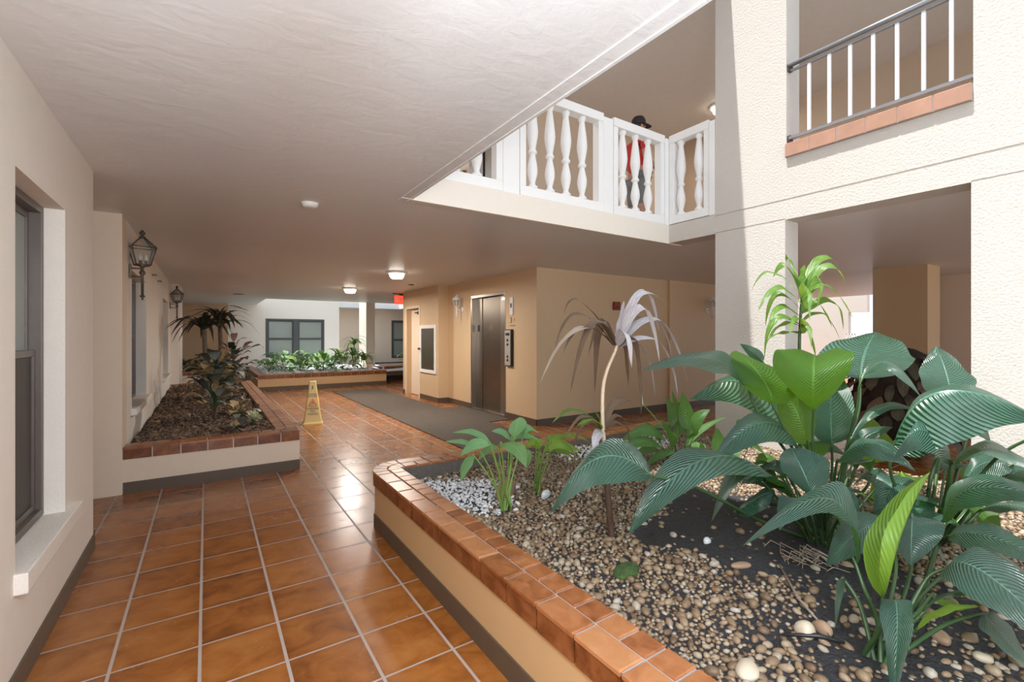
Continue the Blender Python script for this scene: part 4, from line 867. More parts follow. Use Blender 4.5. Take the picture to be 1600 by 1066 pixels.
sconce(EX, 8.05, 1.88, (-1,0), 'white coach lamp on the wall just left of the elevator')
sconce(8.35, 5.57, 1.88, (0,-1), 'white coach lamp on the corridor wall beside the stucco pillar')

# two wall hooks on the left wall
for y in (7.75, 8.6):
    h = MB(); h.box((XL,y-.05,2.17),(XL+.05,y+.05,2.185)); tag(h.build('wall_bracket', M['lantern_metal']), 'small metal bracket on the cream wall, %s' % ('nearer one' if y<8 else 'farther one'), 'bracket', 'wall brackets')
# white vertical pipes on the far left pier
for k, y in enumerate((11.8, 12.3)):
    p_ = MB(); p_.tube([(-.455,y,.40),(-.455,y,ZC)], .022, 10); tag(p_.build('wall_pipe', M['white_paint']), 'white vertical pipe on the far left pier, %s' % ('nearer' if k == 0 else 'farther'), 'pipe', 'white pipes')
ol = thing('outlet_box', 'small cream outlet box low on the wall behind the mulch', 'outlet', (XL,8.3,.62))
MB().box((XL,8.26,.56),(XL+.04,8.34,.68), bev=.004).build('box', M['cream'], ol); MB().box((XL+.04,8.27,.57),(XL+.046,8.33,.67)).build('cover', M['white_paint'], ol)

# ------------------------------------------------------------------ wet floor cone
wf = thing('wet_floor_cone', 'yellow square wet floor caution cone standing on the tiles', 'caution cone', (1.385,7.74,0))
cm = Matrix.Translation((1.385,7.74,0)) @ Matrix.Rotation(-.16,4,'Z')
def fr_(levels):
    mb = MB(); vs_ = []; fs = []
    for (h,z,ch) in levels:
        for (sx,sy) in ((-1,-1),(1,-1),(1,1),(-1,1)):
            a_ = (sx*h, sy*(h-ch)); b_ = (sx*(h-ch), sy*h)
            for q in ((a_,b_) if sx*sy < 0 else (b_,a_)):   # octagon corner pair
                vs_.append(cm @ Vector((q[0],q[1],z)))
    ang = None
    n = 8
    # order each level by angle
    out = []
    for l in range(len(levels)):
        ring_ = vs_[l*8:(l+1)*8]; c0 = cm.translation
        ring_.sort(key=lambda v: math.atan2(v.y-c0.y, v.x-c0.x)); out += ring_
    for l in range(len(levels)-1):
        for k in range(n): k2=(k+1)%n; fs.append((l*n+k,l*n+k2,(l+1)*n+k2,(l+1)*n+k))
    fs.append(tuple(range(n-1,-1,-1))); fs.append(tuple((len(levels)-1)*n+k for k in range(n)))
    return mb.add(out, fs)
fr_([(.148,0,.02),(.148,.018,.02),(.132,.045,.02),(.055,.60,.012),(.050,.655,.012),(.038,.66,.01)]).build('body', M['yellow'], wf)
def on_cone(side, u, z):           # point on a cone face, side 0 front, 1 right
    h = .132 + (.055-.132)*(z-.045)/(.60-.045) + .0015
    v = Vector((u,-h,z)) if side == 0 else Vector((h,u,z))
    return cm @ v
for side in (0,1):
    xd = (cm.to_3x3() @ Vector((1,0,0))) if side == 0 else (cm.to_3x3() @ Vector((0,1,0)))
    up = (on_cone(side,0,.5)-on_cone(side,0,.1))
    for txt, z, s_ in (('CAUTION',.465,.026),('WET FLOOR',.435,.023),('CUIDADO',.245,.038),('PISO',.205,.034),('MOJADO',.165,.036)):
        lettering(txt, s_, M['print_black'], wf, on_cone(side,0,z), xd, up)
    tr = MB()
    A0, A1, A2_ = on_cone(side,-.058,.29), on_cone(side,.058,.29), on_cone(side,0,.405)
    for q in ((A0,A1),(A1,A2_),(A2_,A0)): tr.tube(q, .0055, 6)
    tr.build('warning_triangle', M['print_red'], wf)
    fg = MB(); P_ = lambda u,z: on_cone(side,u,z)
    fg.sphere(P_(0,.365), .008, sub=1)
    for q in ((P_(0,.355),P_(-.006,.33)),(P_(-.006,.33),P_(-.022,.305)),(P_(-.006,.33),P_(.02,.315)),(P_(0,.35),P_(.018,.34)),(P_(0,.35),P_(-.018,.345))): fg.tube(q, .0042, 6)
    fg.build('slipping_figure', M['print_red'], wf)
    kh = MB(); kh.sphere(P_(0,.59), .008, sub=1); kh.tube((P_(0,.585),P_(0,.545)), .0055, 6); kh.build('exclamation_mark', M['dark_bronze'], wf)

# ------------------------------------------------------------------ balustrade on the upper gallery
def baluster(x, y, parent):
    prof = [(.050,0),(.050,.028),(.030,.045),(.026,.065),(.036,.10),(.050,.155),(.053,.19),(.048,.235),(.036,.29),(.028,.33),(.030,.345),(.044,.355),(.046,.37),(.034,.385),(.030,.40),(.040,.45),(.053,.52),(.057,.565),(.053,.62),(.044,.70),(.034,.775),(.027,.82),(.030,.835),(.040,.85),(.042,.865),(.034,.885)]
    k = .82/.885
    b = MB(); b.lathe([(r*.92,z*k) for r,z in prof], 14, c=(x,y,2.695)); b.build('baluster', M['precast'], parent)
def panel_y(x0, x1, y, xs, label):
    t_ = thing('balustrade', label, 'balustrade', ((x0+x1)/2,y,2.61), 'white balustrade panels')
    MB().box((x0,y-.045,2.612),(x1,y+.045,2.70), bev=.005).build('bottom_rail', M['precast'], t_)
    MB().box((x0,y-.05,3.512),(x1,y+.05,3.60), bev=.006).build('top_rail', M['precast'], t_)
    for a in (x0, x1-.065): MB().box((a,y-.043,2.70),(a+.065,y+.043,3.512), bev=.004).build('stile', M['precast'], t_)
    for x in xs: baluster(x, y, t_)
def panel_x(x, y0, y1, ys, label):
    t_ = thing('balustrade', label, 'balustrade', (x,(y0+y1)/2,2.61), 'white balustrade panels')
    MB().box((x-.045,y0,2.612),(x+.045,y1,2.70), bev=.005).build('bottom_rail', M['precast'], t_)
    MB().box((x-.05,y0,3.512),(x+.05,y1,3.60), bev=.006).build('top_rail', M['precast'], t_)
    for a in (y0, y1-.06): MB().box((x-.043,a,2.70),(x+.043,a+.06,3.512), bev=.004).build('stile', M['precast'], t_)
    for y in ys: baluster(x, y, t_)
YB = 3.405
panel_y(1.32, 2.13, YB, [1.50,1.69,1.895], 'leftmost white balustrade panel, half hidden by the ceiling edge')
panel_y(2.31, 3.325, YB, [2.475,2.675,2.87,3.075], 'white balustrade panel with four balusters, left of the red shirt')
panel_y(3.47, 4.265, YB, [3.64,3.835,4.035], 'white balustrade panel with three balusters in front of the person')
panel_x(4.37, 2.86, 3.35, [3.225,3.0], 'short white balustrade panel turning back toward the stucco wall')
for (a,b_,c_,d_,lab) in ((2.135,2.305,YB-.04,YB+.05,'white square balustrade post left of the four baluster panel'),(3.33,3.465,YB-.04,YB+.05,'white square balustrade post between the three and four baluster panels'),(4.27,4.42,3.355,YB+.06,'white corner post where the balustrade turns'),(4.32,4.42,2.785,2.855,'white end post of the balustrade against the stucco wall')):
    tag(MB().box((a,c_,2.604),(b_,d_,3.575), bev=.005).build('balustrade_post', M['precast']), lab, 'post', 'balustrade posts')
# dark door and wooden table seen past the left panel
du = struct('door_2', MB().box((4.10,6.55,2.60),(4.168,7.65,4.70)), M['dark_steel'], 'dark steel door of the upper gallery behind the left balustrade', 'door')
MB().box((4.08,7.09,2.61),(4.10,7.11,4.68)).build('door_seam', M['black'], du)
struct('door_3', MB().box((4.10,7.9,2.6),(4.168,8.66,4.55)), M['brown_door'], 'brown wooden door of the upper gallery behind the left balustrade', 'door')

# ------------------------------------------------------------------ iron railing and tiled sill in the upper opening
sl_ = thing('tiled_sill', 'row of pinkish tiles edging the upper opening under the iron railing', 'tile sill', (4.4,1.5,2.95))
mb = MB(); ys = [.885+(2.09-.885)*k/6 for k in range(7)]
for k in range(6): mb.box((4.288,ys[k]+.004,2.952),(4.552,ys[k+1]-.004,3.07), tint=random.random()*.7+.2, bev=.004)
mb.build('tiles', M['skylit_tile'], sl_); MB().box((4.293,.886,2.95),(4.55,2.089,3.066)).build('grout_bed', M['grout'], sl_)
rl = thing('iron_railing', 'grey iron railing with white pickets in the upper opening', 'railing', (4.36,1.5,3.1))
r_ = MB(); r_.tube([(4.335,.86,3.775),(4.335,2.075,3.775)], .02, 10); r_.build('top_rail', M['rail'], rl)
MB().box((4.33,.886,3.72),(4.36,2.06,3.732)).build('flat_bar', M['rail'], rl)
MB().box((4.325,.886,3.115),(4.362,2.075,3.14)).build('bottom_rail', M['rail'], rl)
for y in (1.915,1.76,1.61,1.455,1.305,1.15,1.0): MB().box((4.335,y-.011,3.14),(4.357,y+.011,3.72)).build('picket', M['picket'], rl)
for z in (3.12,3.755):
    for y in (2.085,.89): MB().box((4.33,y-.025,z-.03),(4.375,y+.003,z+.03)).build('bracket', M['dark_bronze'], rl)

# ------------------------------------------------------------------ things far beyond the right opening
d4_ = struct('door_4', MB().box((16.96,5.9,0),(17.0,6.1,1.35)), M['brown_door'], 'orange brown door seen far beyond the right opening', 'door')
g_ = thing('white_gate', 'small white railing seen far beyond the right opening', 'gate', (16.8,6.2,0))
for k in range(4): MB().box((16.78,6.08+.075*k,.1),(16.81,6.10+.075*k,1.45)).build('picket', M['white_paint'], g_)
MB().box((16.78,6.04,1.40),(16.81,6.34,1.45)).build('rail', M['white_paint'], g_)
# ------------------------------------------------------------------ leaves
def prof_lily(t): return max(0, math.sin(PI*min(1, t**.82)))**.8 * (1 - .12*t)
def prof_strap(t): return min(1, (t*7+.25))*max(0, 1-t**2.6)**.8
def prof_oval(t): return max(0, math.sin(PI*t**.9))**.65
def blade(parent, B, Mm, T, wl, wr, mat, prof=prof_lily, nu=16, nv=3, wave=.06, cup=.0, name='leaf', seed=0, curl=0):
    B, Mm, T, wl, wr = map(Vector, (B, Mm, T, wl, wr))
    ctl = Mm*2 - (B+T)/2
    rs = random.Random(seed); p1 = rs.random()*6; p2 = rs.random()*6
    mb = MB(); vs_ = []; uvs = []; fs = []; nc = 2*nv+1
    nrm = (T-B).cross(wr-wl); nrm = nrm.normalized() if nrm.length > 1e-9 else Vector((0,0,1))
    ww = max(wl.length, wr.length)
    for i in range(nu+1):
        t = i/nu; c = B*(1-t)**2 + ctl*(2*t*(1-t)) + T*t*t
        p = prof(t)
        for j in range(nc):
            v = (j-nv)/nv; a = abs(v)
            wv = wl if v < 0 else wr
            off = wv*(a*p)
            if curl and v > 0: off = wv*(p*math.sin(a*curl)/1.0) - nrm*(wv.length*p*(1-math.cos(a*curl))*.55)
            k = ww*p*(wave*math.sin(t*15+(p1 if v<0 else p2))*a*a + cup*(a*a-.4))
            vs_.append(c + off + nrm*k); uvs.append((t, (v+1)/2))
    for i in range(nu):
        for j in range(nc-1):
            a = i*nc+j; fs.append((a, a+1, a+nc+1, a+nc))
    mb.add(vs_, fs, 0, uvs, smooth=True)
    return mb.build(name, mat, parent)
def stalk(parent, pts, r0, r1, mat, name='petiole', sub=8):
    P_ = [Vector(p) for p in pts]
    out = []
    n = len(P_)
    for i in range(n-1):                                  # Catmull-Rom
        a, b_, c_, d_ = P_[max(i-1,0)], P_[i], P_[i+1], P_[min(i+2,n-1)]
        for k in range(sub):
            t = k/sub
            out.append(.5*((2*b_) + (c_-a)*t + (2*a-5*b_+4*c_-d_)*t*t + (3*b_-a-3*c_+d_)*t**3))
    out.append(P_[-1]); m = len(out)
    mb = MB(); mb.tube(out, [r0+(r1-r0)*i/(m-1) for i in range(m)], 7)
    return mb.build(name, mat, parent)

def lily(table, base, name, label, cat, mats, pr=.0075, group=None, prof=prof_lily, stalk_mat='petiole', wave=.06, fill=0):
    base = (base[0], base[1], soil_z(base[0], base[1]))
    t_ = thing(name, label, cat, base, group)
    rs = random.Random(len(table))
    for i, (B, Mm, T, wl, wr, pet, k) in enumerate(table):
        lf = blade(t_, B, Mm, T, wl, wr, M[mats[k]], prof, seed=i, wave=wave, curl=2.5 if (k == 1 and i == 0 and mats[1] == 'lily_young') else 0)
        if pet:
            e = list(pet[-1]); e[2] = soil_z(e[0], e[1]) - .02
            a = rs.random()*6.28; e[0] += .035*math.cos(a); e[1] += .035*math.sin(a)
            p1 = Vector(Mm); tang = (Vector(B)*1.0 + (Vector(Mm)-Vector(B))*.12)
            stalk(lf, [tuple(tang), B] + list(pet[:-1]) + [tuple(e)], pr*.55, pr*1.25, M[stalk_mat])
    for i in range(fill):
        a = i*2.39996+.5; el = rs.uniform(.7,1.25); l = rs.uniform(.22,.36); b0 = Vector(base) + Vector((.05*math.cos(a),.05*math.sin(a),-.02))
        dh = Vector((math.cos(a),math.sin(a),0)); d = dh*math.cos(el)+Vector((0,0,math.sin(el)))
        B = b0 + d*rs.uniform(.22,.42); Mm = B + (dh*.75+Vector((0,0,rs.uniform(-.05,.5))))*l*.5; T = B + dh*l*.85 + Vector((0,0,rs.uniform(-.55,.15)*l))
        sd = Vector((-math.sin(a),math.cos(a),rs.uniform(-.3,.3)))*rs.uniform(.05,.075)
        lf = blade(t_, B, Mm, T, -sd+Vector((0,0,.015)), sd+Vector((0,0,.015)), M['lily' if i%4 else 'lily_backlit'], prof, nu=12, seed=i+50)
        stalk(lf, [tuple(B+(Mm-B)*.12), tuple(B), tuple(b0.lerp(B,.5)+Vector((0,0,.015))), tuple(b0)], pr*.5, pr, M[stalk_mat], sub=5)
    return t_

# ------------------------------------------------------------------ ground of the front planter
def sstep(a, b, x): t = min(1, max(0, (x-a)/(b-a))); return t*t*(3-2*t)
def soil_mask(x, y):                              # 1 where the bare black soil lies
    d1 = math.hypot((x-2.45)/.72, (y-1.28)/.62); d2 = math.hypot((x-2.05)/.55, (y-.62)/.42)
    n_ = .16*math.sin(x*9+y*4)+.12*math.sin(y*13-x*5)
    return max(1-sstep(.75,1.15,d1+n_), (1-sstep(.7,1.15,d2+n_))*.9)
def soil_z(x, y):
    z = .335 + .03*math.exp(-(((x-2.5)/.8)**2 + ((y-1.25)/.7)**2)) - .06*sstep(2.6,3.25,y)*(1-sstep(1.4,2.2,x))
    z += .012*math.sin(x*5.1+1)*math.sin(y*4.3) + .006*math.sin(x*13)*math.sin(y*11+2)
    z += .02*(1-sstep(0,.12,abs(x-1.22)))*(1-sstep(2.2,2.9,y))
    return z
def grid(name, x0, x1, y0, y1, st, zf, mat, label, cat):
    nx, ny = int((x1-x0)/st), int((y1-y0)/st); vs_ = []; fs = []
    for j in range(ny+1):
        for i in range(nx+1):
            x, y = x0+(x1-x0)*i/nx, y0+(y1-y0)*j/ny; vs_.append((x,y,zf(x,y)))
    for j in range(ny):
        for i in range(nx): a = j*(nx+1)+i; fs.append((a,a+1,a+nx+2,a+nx+1))
    mb = MB(); mb.add(vs_, fs, smooth=True); o = mb.build(name, mat)
    return tag(o, label, cat, kind='stuff')
def cracked(x, y): return soil_z(x,y) + .006*random.random()*soil_mask(x,y)
grid('potting_soil', 1.192, XR-.002, -1.6, 3.28, .035, cracked, M['soil'], 'bare black potting soil among the pebbles of the front planter', 'soil')

def pebble_template(seed, sub=2, flat=.6):
    bm = bmesh.new(); bmesh.ops.create_icosphere(bm, subdivisions=sub, radius=1)
    rs = random.Random(seed); a = [rs.uniform(-1,1) for _ in range(6)]
    bm.verts.index_update(); vs_ = []
    for v in bm.verts:
        p = v.co; k = 1 + .10*math.sin(2.1*p.x+a[0]*3) + .10*math.sin(2.6*p.y+a[1]*3) + .07*math.sin(3*p.z+a[2]*3+p.x)
        vs_.append((p.x*k, p.y*k*(.78+.1*a[3]), p.z*k*flat))
    fs = [tuple(v.index for v in f.verts) for f in bm.faces]; bm.free(); return np.array(vs_), fs
def rot_np(yaw, tx, ty):
    return np.array(Matrix.Rotation(yaw,3,'Z') @ Matrix.Rotation(tx,3,'X') @ Matrix.Rotation(ty,3,'Y'))
def bulk_mesh(name, temps, items, mat):
    """one mesh of many stones; items: (template index, position, scale, rotation 3x3, tint)"""
    V_, F_, T_ = [], [], []; o = 0
    for (k, p, s_, r_, tint) in items:
        tv, tf = temps[k]; V_.append((tv*s_) @ r_.T + np.array(p)); F_.append(np.array(tf)+o); o += len(tv); T_.append(np.full(len(tf), tint))
    V_ = np.concatenate(V_); F_ = np.concatenate(F_); T_ = np.concatenate(T_)
    me = bpy.data.meshes.new(name); me.vertices.add(len(V_)); me.vertices.foreach_set('co', V_.astype('f').ravel())
    fl = F_.shape[1]; me.loops.add(F_.size); me.loops.foreach_set('vertex_index', F_.astype('i').ravel())
    me.polygons.add(len(F_)); me.polygons.foreach_set('loop_start', np.arange(0, F_.size, fl, dtype='i'))
    me.polygons.foreach_set('use_smooth', np.ones(len(F_), dtype=bool))
    a = me.attributes.new('tint','FLOAT','FACE'); a.data.foreach_set('value', T_.astype('f'))
    me.materials.append(mat); me.update(calc_edges=True); me.validate()
    ob = bpy.data.objects.new(name, me); C.objects.link(ob); return ob
CT, ST = math.cos(.584266), math.sin(.584266)
def view(x, y, z):
    d = x*ST+y*CT; r = x*CT-y*ST
    return (800+722*r/d, 525.8-722*(z-H)/d, d) if d > .2 else (-1,-1,d)
def scatter(n, x0, x1, y0, y1, smin, smax, dens, zf, seed):
    """dart throwing with a coarse grid so stones touch without stacking"""
    rs = random.Random(seed); cell = {}; g = smax*2; out = []
    for _ in range(n):
        x, y = rs.uniform(x0,x1), rs.uniform(y0,y1)
        if rs.random() > dens(x,y): continue
        s_ = smin + (smax-smin)*rs.random()**2.2; key = (int(x/g), int(y/g)); ok = True
        for a in (-1,0,1):
            for b_ in (-1,0,1):
                for (px,py,ps) in cell.get((key[0]+a,key[1]+b_), ()):
                    if (px-x)**2+(py-y)**2 < (.68*(ps+s_))**2: ok = False; break
                if not ok: break
            if not ok: break
        if not ok: continue
        cell.setdefault(key, []).append((x,y,s_)); out.append((x,y,zf(x,y)+s_*.18,s_))
    return out
def white_area(x, y):
    return max(1-sstep(.55,1.0,math.hypot((x-1.42)/.36,(y-2.75)/.55)), 1-sstep(.5,1,math.hypot((x-3.2)/.8,(y-3.0)/.3)))
def tan_d(x, y): return max(0, 1-soil_mask(x,y)*.985)*(1-white_area(x,y)**.6)
clear = [(1.789,.603,.06),(1.491,2.311,.05),(1.737,1.693,.04)]
def cl(f): return lambda x,y: 0 if any(math.hypot(x-a,y-b_)<r for a,b_,r in clear) else f(x,y)
T_SM = [pebble_template(k, 1, .62) for k in range(8)]; T_LG = [pebble_template(k, 2, .62) for k in range(8)]
def stones(n, sm, smax, dens, seed, one, many, name, label, cat, group, many_label, x0=1.2, x1=XR-.01, y0=-.9, y1=3.27, keep=300):
    pts = scatter(n, x0, x1, y0, y1, sm, smax, dens, soil_z, seed)
    rs = random.Random(seed+5); rank = []
    for i,(x,y,z,s_) in enumerate(pts):
        px, py, d = view(x,y,z); vis = -5<px<1605 and 0<py<1068
        rank.append((-(s_/d) if vis else 0, i))
    rank.sort(); near = {i for q,i in rank[:keep] if q < 0}
    protos = []
    for k,(tv,tf) in enumerate(T_LG):
        me = bpy.data.meshes.new(name); me.from_pydata([tuple(v) for v in tv], [], tf); me.materials.append(M[one]); me.polygons.foreach_set('use_smooth',[True]*len(tf)); protos.append(me)
    items = []; first = None
    for i,(x,y,z,s_) in enumerate(pts):
        k = rs.randrange(8); yaw, tx, ty = rs.uniform(0,6.28), rs.gauss(0,.22), rs.gauss(0,.22); tint = rs.random()
        if i in near:
            ob = bpy.data.objects.new(name, protos[k]); C.objects.link(ob)
            ob.location = (x,y,z); ob.scale = (s_,s_,s_); ob.rotation_euler = (tx,ty,yaw); tag(ob, label, cat, group)
        else: items.append((k, (x,y,z), s_, rot_np(yaw,tx,ty), tint))
    low = scatter(n//2, x0, x1, y0, y1, sm*.9, smax*.8, dens, lambda x,y: soil_z(x,y)-.007, seed+9)
    for (x,y,z,s_) in low: items.append((rs.randrange(8), (x,y,z), s_, rot_np(rs.uniform(0,6.28),rs.gauss(0,.2),rs.gauss(0,.2)), rs.random()))
    if items: tag(bulk_mesh(many, T_SM, items, M[many_mats[one]]), many_label, 'gravel', kind='stuff')
    return len(near), len(items)
many_mats = {'pebble_one':'pebble_many','chip_one':'chip_many'}
print('pebbles', stones(90000, .009, .026, cl(tan_d), 3, 'pebble_one', 'river_gravel', 'river_pebble', 'small rounded tan or brown river pebble of the front planter', 'pebble', 'river pebbles of the front planter', 'bed of small tan river pebbles filling the front planter'))
print('chips', stones(40000, .010, .022, cl(lambda x,y: white_area(x,y)), 4, 'chip_one', 'white_gravel', 'white_chip', 'small white marble chip near the rounded corner of the front planter', 'stone chip', 'white marble chips', 'white marble gravel near the far rim of the front planter'))
def stone(name, x, y, s_, rot, mat, label, sq=(1,1,1), cat='stone'):
    me = bpy.data.meshes.new(name); tv, tf = pebble_template(int(x*100), 3, .7)
    me.from_pydata([tuple(v) for v in tv], [], tf); me.polygons.foreach_set('use_smooth',[True]*len(tf)); me.materials.append(M[mat])
    o = bpy.data.objects.new(name, me); C.objects.link(o); o.location = (x,y,soil_z(x,y)+s_*.3*sq[2]); o.scale = tuple(s_*q for q in sq); o.rotation_euler = rot
    return tag(o, label, cat)
stone('white_stone', 2.03, 1.35, .024, (0,0,.3), 'grey_stone', 'single smooth white stone on the bare black soil')
stone('cream_stone', 1.70, .765, .040, (.2,.9,.6), 'cream_stone', 'upright cream stone beside the stalks of the front peace lily')
stone('brown_stone', 1.765, .74, .032, (.1,.3,1.4), 'brown_stone', 'brown stone just right of the upright cream stone')
stone('flat_stone', 1.375, .775, .055, (0,.1,.4), 'cream_stone', 'large flat tan stone at the bottom edge by the tile rim', (1,.8,.6))
stone('round_stone', 2.05, .50, .035, (0,0,.7), 'brown_stone', 'round pinkish brown stone on the soil right of the front peace lily')
stone('pale_stone', 2.06, .40, .026, (0,.2,.2), 'cream_stone', 'pale cream stone on the soil at the lower right')
stone('long_stone', 1.92, 1.12, .045, (0,0,-.4), 'brown_stone', 'long brown stone at the edge of the black soil', (1.1,.5,.5))
stone('dark_rock', 1.62, 2.52, .10, (0,0,.5), 'brown_stone', 'dark rough rock behind the leftmost pale green plant', (1,.8,1), 'rock')
stone('grey_rock', 1.80, 2.33, .05, (.2,.1,.5), 'grey_stone', 'pale grey rock between the two pale green plants', (1,.7,1), 'rock')
ms = stone('moss_clump', 1.515, 1.40, .075, (0,0,.2), 'moss', 'low green clump of moss on the tan pebbles', (1,.8,.45), 'moss')
def twig(pts, r, mat, label, name='twig', cat='twig'):
    P_ = [(x,y,soil_z(x,y)+dz) for x,y,dz in pts]; mb = MB(); mb.tube(P_, r, 6); tag(mb.build(name, M[mat]), label, cat)
twig([(2.05,1.02,.012),(1.85,.85,.02),(1.74,.70,.02)], [.004,.005,.003], 'dry_tan', 'thin pale twig lying on the black soil')
twig([(1.62,.80,.018),(1.70,.72,.022),(1.74,.66,.02)], [.004,.008,.005], 'black', 'short black stick beside the upright cream stone', 'stick', 'stick')
rt = MB(); rs = random.Random(3)
for k in range(26):
    a = rs.uniform(-1,1); x, y = 2.18+rs.gauss(0,.05), 1.0+rs.gauss(0,.05); z = soil_z(x,y)
    rt.tube([(x,y,z+.005),(x+.03*math.cos(a),y+.04*math.sin(a),z+.02+.03*rs.random()),(x+.08*math.cos(a),y-.06,z+.004)], .0022, 5)
tag(rt.build('root_clump', M['dry_tan']), 'tangle of dry fibrous roots on the black soil', 'roots')

# ------------------------------------------------------------------ plants of the front planter
LM = ['lily','lily_young','lily_backlit','dry_tan']; PM = ['lily','lily_young','pale_leaf']
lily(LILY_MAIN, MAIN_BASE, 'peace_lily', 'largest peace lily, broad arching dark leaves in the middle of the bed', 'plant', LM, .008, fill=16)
lily(LILY_RIGHT, RIGHT_BASE, 'peace_lily', 'peace lily with big ribbed leaves at the right edge before the stucco pier', 'plant', LM, .008, fill=12)
lily(LILY_FRONT, FRONT_BASE, 'peace_lily', 'nearest peace lily with an upright rolled yellow green young leaf', 'plant', LM, .0065)
ml = lily(LILY_MID, MID_BASE, 'leafy_plant', 'bright green bushy plant behind the bleached dracaena', 'plant', ['lily','lily_leafy','pale_leaf'], .004)
lily(LILY_SMALL, SMALL_BASE, 'leafy_seedling', 'low bright green seedlings on the pebbles left of the largest peace lily', 'plant', ['lily','lily_leafy','pale_leaf'], .003)
lily(PALE1, PALE1_BASE, 'pale_leafed_plant', 'leftmost pale green plant with fanned stalks by the white chips', 'plant', PM, .0045, stalk_mat='petiole_light')
lily(PALE2, PALE2_BASE, 'pale_leafed_plant', 'smaller pale green plant just right of the leftmost one', 'plant', PM, .0038, stalk_mat='petiole_light')
sp = blade(ml, (3.05,2.62,.78), (3.04,2.63,.87), (3.01,2.62,.95), (-.02,0,0), (.02,.01,0), M['spathe'], prof_oval, name='flower'); stalk(sp, [(3.05,2.62,.79),(3.15,2.5,.6),(MID_BASE[0],MID_BASE[1],.34)], .003, .004, M['petiole_light'])

dm = ['dry_brown','dry_tan','dry_white','corn_leaf']
dz_ = soil_z(*DRY_STEM[0][:2])
dr_ = thing('dracaena', 'tall half dry dracaena with drooping bleached and brown leaves', 'plant', (DRY_STEM[0][0], DRY_STEM[0][1], dz_))
s0 = list(DRY_STEM); s0[0] = (s0[0][0], s0[0][1], dz_-.03)
stalk(dr_, s0[:3], .019, .014, M['trunk'], 'trunk'); stalk(dr_, s0[2:], .011, .008, M['pale_stem'], 'stem')
for i,(B,Mm,T,wl,wr,pet,k) in enumerate(DRY1+DRY2): blade(dr_, B, Mm, T, wl, wr, M[dm[k]], prof_strap, nu=14, nv=2, wave=.12, seed=i)
gz = soil_z(*GREEN_STEM[0][:2])
gd = thing('corn_plant', 'tall fresh green corn plant in front of the sunlit stucco pier', 'plant', (GREEN_STEM[0][0], GREEN_STEM[0][1], gz))
stalk(gd, [(GREEN_STEM[0][0], GREEN_STEM[0][1], gz-.03)]+GREEN_STEM, .014, .008, M['petiole'], 'stem')
for i,(B,Mm,T,wl,wr,pet,k) in enumerate(GREEN): blade(gd, B, Mm, T, wl, wr, M['corn_leaf'], prof_strap, nu=14, nv=2, wave=.18, seed=i)

def rosette(name, label, cat, base, n, ln, wd, up, mats, seed, prof=prof_lily, pet=.5, droop=.35, group=None, nv=2, spread=1.0, stem=None, smat='petiole', az=None, tier=0):
    rs = random.Random(seed); t_ = thing(name, label, cat, base, group); b0 = Vector(base)
    if stem:
        top = b0 + Vector((rs.uniform(-.05,.05), rs.uniform(-.05,.05), stem))
        stalk(t_, [tuple(b0-Vector((0,0,.03))), tuple(b0.lerp(top,.5)+Vector((.02,0,0))), tuple(top)], .045 if smat=='grey_trunk' else .014, .035 if smat=='grey_trunk' else .009, M[smat], 'trunk' if smat=='grey_trunk' else 'stem')
    else: top = b0
    for i in range(n):
        a = (i*2.39996 + rs.uniform(-.3,.3)) if az is None else rs.uniform(*az)
        el = rs.uniform(.25, 1.25); l = ln*rs.uniform(.7,1.15)
        d = Vector((math.cos(a)*math.cos(el), math.sin(a)*math.cos(el), math.sin(el)))
        dh = Vector((math.cos(a), math.sin(a), 0)); p0 = b0.lerp(top, 1-tier*rs.random()) if tier else top
        pl_ = l*pet*rs.uniform(.6,1.2)
        B = p0 + d*pl_*(1+up); 
        Mm = B + d*(l*.5) + Vector((0,0,-.02*l)); T = B + dh*(l*.85*spread) + Vector((0,0, l*(math.sin(el)*.9-droop*1.6*rs.uniform(.6,1.2))))
        side = Vector((-math.sin(a), math.cos(a), rs.uniform(-.25,.25)))*wd*rs.uniform(.8,1.15)
        mt = mats[rs.randrange(len(mats))]
        lf = blade(t_, B, Mm, T, -side + Vector((0,0,.1*wd)), side + Vector((0,0,.1*wd)), M[mt], prof, nu=10, nv=nv, seed=i+seed)
        if pl_ > .03: stalk(lf, [tuple(B + (Mm-B)*.1), tuple(B), tuple(p0.lerp(B,.5)+Vector((0,0,.02))), tuple(p0-Vector((0,0,.02)))], .003, .006, M['petiole'], sub=4)
    return t_

# ------------------------------------------------------------------ left planter: mulch and plants
def mul_z(x, y): return .345 + .025*math.sin(x*6+y*2.3)*math.sin(y*3.1) + .02*(1-sstep(0,.4,abs(x+.2)))
grid('mulch_ground', XL+.005, .602, 5.345, 11.41, .06, mul_z, M['mulch_bed'], 'dark ground under the bark mulch of the left planter', 'soil')
def chip_t(seed):
    rs = random.Random(seed); a, b_, c_ = 1, rs.uniform(.25,.5), rs.uniform(.08,.2)
    v = np.array([(-a,-b_,-c_),(a,-b_*.7,-c_),(a*.9,b_,-c_),(-a*.8,b_*.8,-c_),(-a,-b_,c_),(a,-b_*.7,c_*.6),(a*.9,b_,c_),(-a*.8,b_*.8,c_)])
    return v, [(3,2,1,0),(4,5,6,7),(0,1,5,4),(1,2,6,5),(2,3,7,6),(3,0,4,7)]
CH = [chip_t(k) for k in range(8)]; rs = random.Random(21); it = []
for _ in range(9000):
    y = 5.36 + 6.0*rs.random()**1.6; x = rs.uniform(XL+.04,.585); s_ = rs.uniform(.012,.034)
    it.append((rs.randrange(8), (x,y,mul_z(x,y)+rs.uniform(.0,.03)), s_, rot_np(rs.uniform(0,6.28), rs.gauss(0,.4), rs.gauss(0,.4)), rs.random()**1.4))
